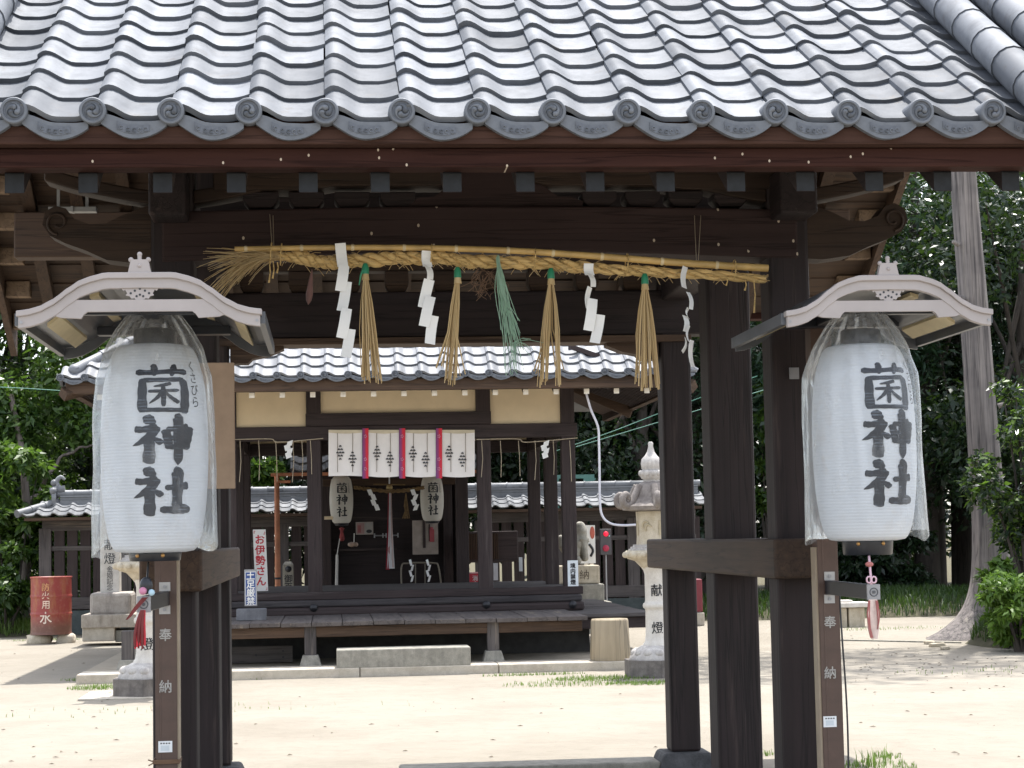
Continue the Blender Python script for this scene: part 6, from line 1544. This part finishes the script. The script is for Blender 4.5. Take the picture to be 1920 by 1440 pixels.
# cedar at the right
Yc_ = 25.5; b0 = P(1862, 1110, Yc_); ce = thing("cedar_tree", "tall bare grey cedar trunk with a spreading root foot behind the right lantern", "tree", (b0.x, Yc_, 0))
axis_ = [P(1880, 1215, Yc_), P(1872, 1150, Yc_), P(1863, 1080, Yc_), P(1855, 960, Yc_), P(1843, 800, Yc_), P(1828, 600, Yc_), P(1806, 330, Yc_), P(1780, -60, Yc_), P(1760, -500, Yc_)]
axis_[0].z = -.1
tr = curve(axis_, 60); rad = [ (.36 if i == 0 else .30*math.exp(-i/4.0) + .255*(1-.42*i/59)) for i in range(60)]
mb = MB(); n = 40; vs = []
for i, (c, r) in enumerate(zip(tr, rad)):
    for j in range(n):
        a = 2*PI*j/n; f = 1 + .05*math.sin(a*7+i*.05) + .035*math.sin(a*13+2) + .05*noise.noise(Vector((math.cos(a)*2, math.sin(a)*2, c.z*.5)))
        fl = math.exp(-max(0, c.z)/.38)*(.46*max(0, math.cos(a-PI*1.05))**3*2.6 + .25*max(0, math.cos(a-4.9))**4 + .2*max(0, math.cos(a-.5))**4)
        vs.append((c.x+(r*f+fl*.55)*math.cos(a), c.y+(r*f+fl*.55)*math.sin(a), c.z))
mb.add(vs, [(i*n+j, i*n+(j+1) % n, (i+1)*n+(j+1) % n, (i+1)*n+j) for i in range(59) for j in range(n)], 0, True)
for z_, a in ((3.2, .4), (4.6, 2.6), (5.4, 3.4)):
    c = min(tr, key=lambda q: abs(q.z-z_)); mb.tube([c+Vector((.2*math.cos(a), -.15, 0)), c+Vector((.3*math.cos(a), -.2, .03))], [.04, .025], 6)
build(mb, "trunk", [wood("cedar bark", (.030, .028, .032), (.30, .265, .245), 'Z', across=15, along=.45, bump=1.0, rough=.9, worn=(.40, .36, .29))], ce)
cl = [((7.7+random.uniform(-2.2, 2.0), Yc_+random.uniform(-1.8, 1.8), random.uniform(10.5, 16)), random.uniform(.7, 1.2)) for _ in range(40)]
V, Q = leaves(cl, 3000, .30, .25); np_mesh("crown", V, Q, [L_CON], parent=ce)
# shrubs
SUNNY = leaf('sunny weed leaf', [(.065, .14, .022), (.11, .20, .03), (.16, .26, .045)], .45, .4)
def shrub(name, label, px, py0, py1, Y, hw, n, size, mat, nclump=18, light=None, stems=5, group=None, zmin=None):
    a, b = P(px, py0, Y), P(px, py1, Y); zt = a.z; zb = max(.05, b.z) if zmin is None else zmin; r = hw*Y/F
    t = thing(name, label, "shrub", (a.x, Y, 0), group); cl = []
    for k in range(nclump):
        u = random.uniform(0, 1); th = random.uniform(0, 2*PI); q = math.sqrt(random.uniform(0, 1)); s = math.sqrt(max(.08, 1-(2*u-1)**2*.8))
        cl.append(((a.x+r*q*s*math.cos(th)*.8, Y+r*.7*q*math.sin(th), zb+(zt-zb)*(.1+.82*u)), r*random.uniform(.2, .36)))
    mb = MB()
    for c, _ in cl[:stems]:
        mb.tube(curve([(a.x+random.uniform(-.1,.1), Y, -.03), ((a.x+c[0])/2, (Y+c[1])/2, c[2]*.55), c], 9), [.030, .027, .024, .021, .018, .015, .012, .009, .006], 6)
    build(mb, "stem", [BARKD], t)
    V, Q = leaves(cl, n, size); mi = None; mats = [mat]
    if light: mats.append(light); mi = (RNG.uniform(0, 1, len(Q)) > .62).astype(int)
    np_mesh("foliage", V, Q, mats, mi, parent=t); return t
shrub("leafy_shrub", "bushy sunlit shrub at the far left edge behind the oil drum", 20, 820, 1140, 34.2, 95, 7000, .15, L_MID, 26, L_LIGHT)
shrub("leafy_shrub", "pale leafed shrub between the far left shrub and the slatted fence", 96, 880, 1130, 34.6, 60, 5200, .14, L_MID, 22, L_LIGHT)
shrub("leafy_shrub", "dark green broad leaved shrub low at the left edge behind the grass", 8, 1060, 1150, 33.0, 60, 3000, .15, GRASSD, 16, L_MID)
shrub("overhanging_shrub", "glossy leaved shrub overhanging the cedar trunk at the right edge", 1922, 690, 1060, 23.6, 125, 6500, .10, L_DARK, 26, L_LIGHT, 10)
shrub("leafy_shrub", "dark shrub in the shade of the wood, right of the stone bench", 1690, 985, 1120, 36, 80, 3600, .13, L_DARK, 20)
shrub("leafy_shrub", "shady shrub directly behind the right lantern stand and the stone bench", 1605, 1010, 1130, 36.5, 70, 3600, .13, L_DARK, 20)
shrub("leafy_weed", "rounded bushy weeds covering the front of the grass bank at the right edge", 1905, 1075, 1225, 22.5, 80, 5600, .085, SUNNY, 34, L_LIGHT)
shrub("leafy_weed", "clump of broad leaved weeds on the grass bank below the overhanging shrub", 1885, 1050, 1180, 23.2, 60, 1500, .12, L_LIGHT, 14, L_MID)
shrub("leafy_shrub", "light green shrub in the gap between the right gate posts", 1432, 690, 1000, 35.5, 26, 2600, .14, L_MID, 16, L_LIGHT)
shrub("leafy_shrub", "leafy green shrub seen over the fence through the left bay of the hall", 497, 865, 940, 36, 36, 2600, .17, L_MID, 14, L_LIGHT)
# leaning pale branch at the left
mb = MB(); mb.tube(curve([P(68, 935, 35.4), P(80, 912, 35.5), P(88, 893, 35.3), P(106, 872, 35.4), P(114, 856, 35.5), P(138, 848, 35.4), P(150, 838, 35.3), P(170, 836, 35.4), P(230, 800, 35.6)], 20), [.042-.024*i/19 for i in range(20)], 8)
mb.tube(curve([Vector((P(45, 1100, 35.2).x, 35.2, -.05)), P(50, 1000, 35.2), P(46, 900, 35.2), P(38, 830, 35.3), P(20, 740, 35.4)], 20), [.09-.04*i/19 for i in range(20)], 9)
mb.tube(curve([P(47, 940, 35.2), P(60, 935, 35.3), P(70, 930, 35.4)], 6), .05, 7)
lt = thing("leaning_tree", "pale forked leaning trunk behind the curled ridge end of the fence", "tree", (P(45, 1100, 35.2).x, 35.2, 0)); build(mb, "trunk", [BARK], lt)
V, Q = leaves([(tuple(P(random.uniform(-20, 230), random.uniform(640, 830), 35.6)), .5) for _ in range(20)], 5200, .15); np_mesh("crown", V, Q, [L_MID], parent=lt)
# banks of grass
def bank(name, label, cx, cy_, rx_, ry_, hgt, n, bh, bw, mats):
    def hz(x, y):
        d = ((x-cx)/rx_)**2 + ((y-cy_)/ry_)**2
        return hgt*np.maximum(0, 1-d)**.7
    g = 26; xs = np.linspace(cx-rx_, cx+rx_, g); ys = np.linspace(cy_-ry_, cy_+ry_, g); XX, YY = np.meshgrid(xs, ys)
    ZZ = hz(XX, YY) - .03; V0 = np.stack([XX, YY, ZZ], 2).reshape(-1, 3); ii = (np.arange(g-1)[:, None]*g+np.arange(g-1)).ravel()
    t0 = np.concatenate([np.stack([ii, ii+1, ii+g+1], 1), np.stack([ii, ii+g+1, ii+g], 1)])
    def xy(n):
        r = np.sqrt(RNG.uniform(0, 1, n)); a = RNG.uniform(0, 2*PI, n); x = cx+rx_*r*np.cos(a)*.98; y = cy_+ry_*r*np.sin(a)*.98; return np.stack([x, y, hz(x, y)-.02], 1)
    V1, T1 = blades(n, xy, bh, bw, .8)
    o = np_mesh(name, np.concatenate([V0, V1]), np.concatenate([t0, T1+len(V0)]), mats, np.concatenate([np.full(len(t0), 1), np.zeros(len(T1), int)])); tag(o, label, "grass", kind="stuff")
SOIL = plain('dark soil', (.06, .055, .03), .95, var=.3)
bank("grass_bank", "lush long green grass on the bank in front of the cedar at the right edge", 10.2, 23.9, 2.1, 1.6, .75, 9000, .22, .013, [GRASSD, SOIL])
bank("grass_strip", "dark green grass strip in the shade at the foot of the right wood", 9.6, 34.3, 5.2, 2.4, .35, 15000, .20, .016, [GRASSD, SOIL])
bank("grass_strip", "sunny green grass behind the oil drum at the left edge", -6.9, 33.6, 2.2, 1.5, .22, 5000, .24, .016, [GRASS, SOIL])
for k, (px, py, r_) in enumerate(((1758, 1213, .10), (1742, 1208, .07), (1772, 1218, .06))):
    q = G(px, py); rock(q.x, q.y, .02, r_, STONE_Y, ("largest of the three small ochre stones at the cedar root", "flat small ochre stone left of the others at the cedar root", "smallest ochre stone at the right by the cedar root")[k], "small_stone", "stone", None, (1.3, 1, .45), seed=k*3)
# wires
for pts, l, nm in (([P(-40, 724, 30), P(60, 729, 30), P(190, 738, 30)], "thin pale green wire in front of the left trees", "wire"),
               ([P(1030, 850, 31), P(1140, 812, 31), P(1236, 775, 31), P(1420, 705, 30.5)], "upper thin green wire rising to the right behind the hall eave", "wire"),
               ([P(1080, 838, 32), P(1240, 790, 32), P(1420, 735, 32), P(1480, 716, 32)], "lower thin green wire rising to the right between the gate posts", "wire")):
    mb = MB(); mb.tube(curve(pts, 20), .0065, 5); tag(build(mb, nm, [plain('pale green wire', (.06,.20,.15), .5)], None, loc=pts[1]), l, "wire")

# ================================================================ light
s = Vector((.13, .33, 1.0)).normalized(); elev = math.asin(s.z); az = math.atan2(s.x, s.y)
sd = bpy.data.lights.new("sun", 'SUN'); so = bpy.data.objects.new("sun", sd); COL.objects.link(so)
so.rotation_euler = s.to_track_quat('Z', 'Y').to_euler(); sd.energy = 2.55; sd.angle = math.radians(.55); sd.color = (1.0, .965, .91); so.location = (5, 20, 30)
wd = bpy.data.worlds.new("World"); sc.world = wd; wd.use_nodes = True; nt = wd.node_tree
sky = nt.nodes.new("ShaderNodeTexSky"); sky.sky_type = 'NISHITA'; sky.sun_disc = False; sky.sun_elevation = elev; sky.sun_rotation = az
sky.dust_density = 2.0; sky.ozone_density = 1.0; sky.air_density = 1.0
hs = nt.nodes.new("ShaderNodeHueSaturation"); hs.inputs["Saturation"].default_value = .42; nt.links.new(sky.outputs[0], hs.inputs["Color"]); nt.links.new(hs.outputs[0], nt.nodes["Background"].inputs[0]); nt.nodes["Background"].inputs[1].default_value = .15
vs_ = sc.view_settings; vs_.view_transform = 'Standard'; vs_.look = 'None'; vs_.exposure = 1.68; vs_.gamma = 1.0; vs_.use_curve_mapping = False
cy_ = sc.cycles; cy_.use_denoising = True; cy_.max_bounces = 8; cy_.diffuse_bounces = 5; cy_.glossy_bounces = 3; cy_.transparent_max_bounces = 12; cy_.transmission_bounces = 4
cy_.sample_clamp_indirect = 6.0; cy_.caustics_reflective = False; cy_.caustics_refractive = False
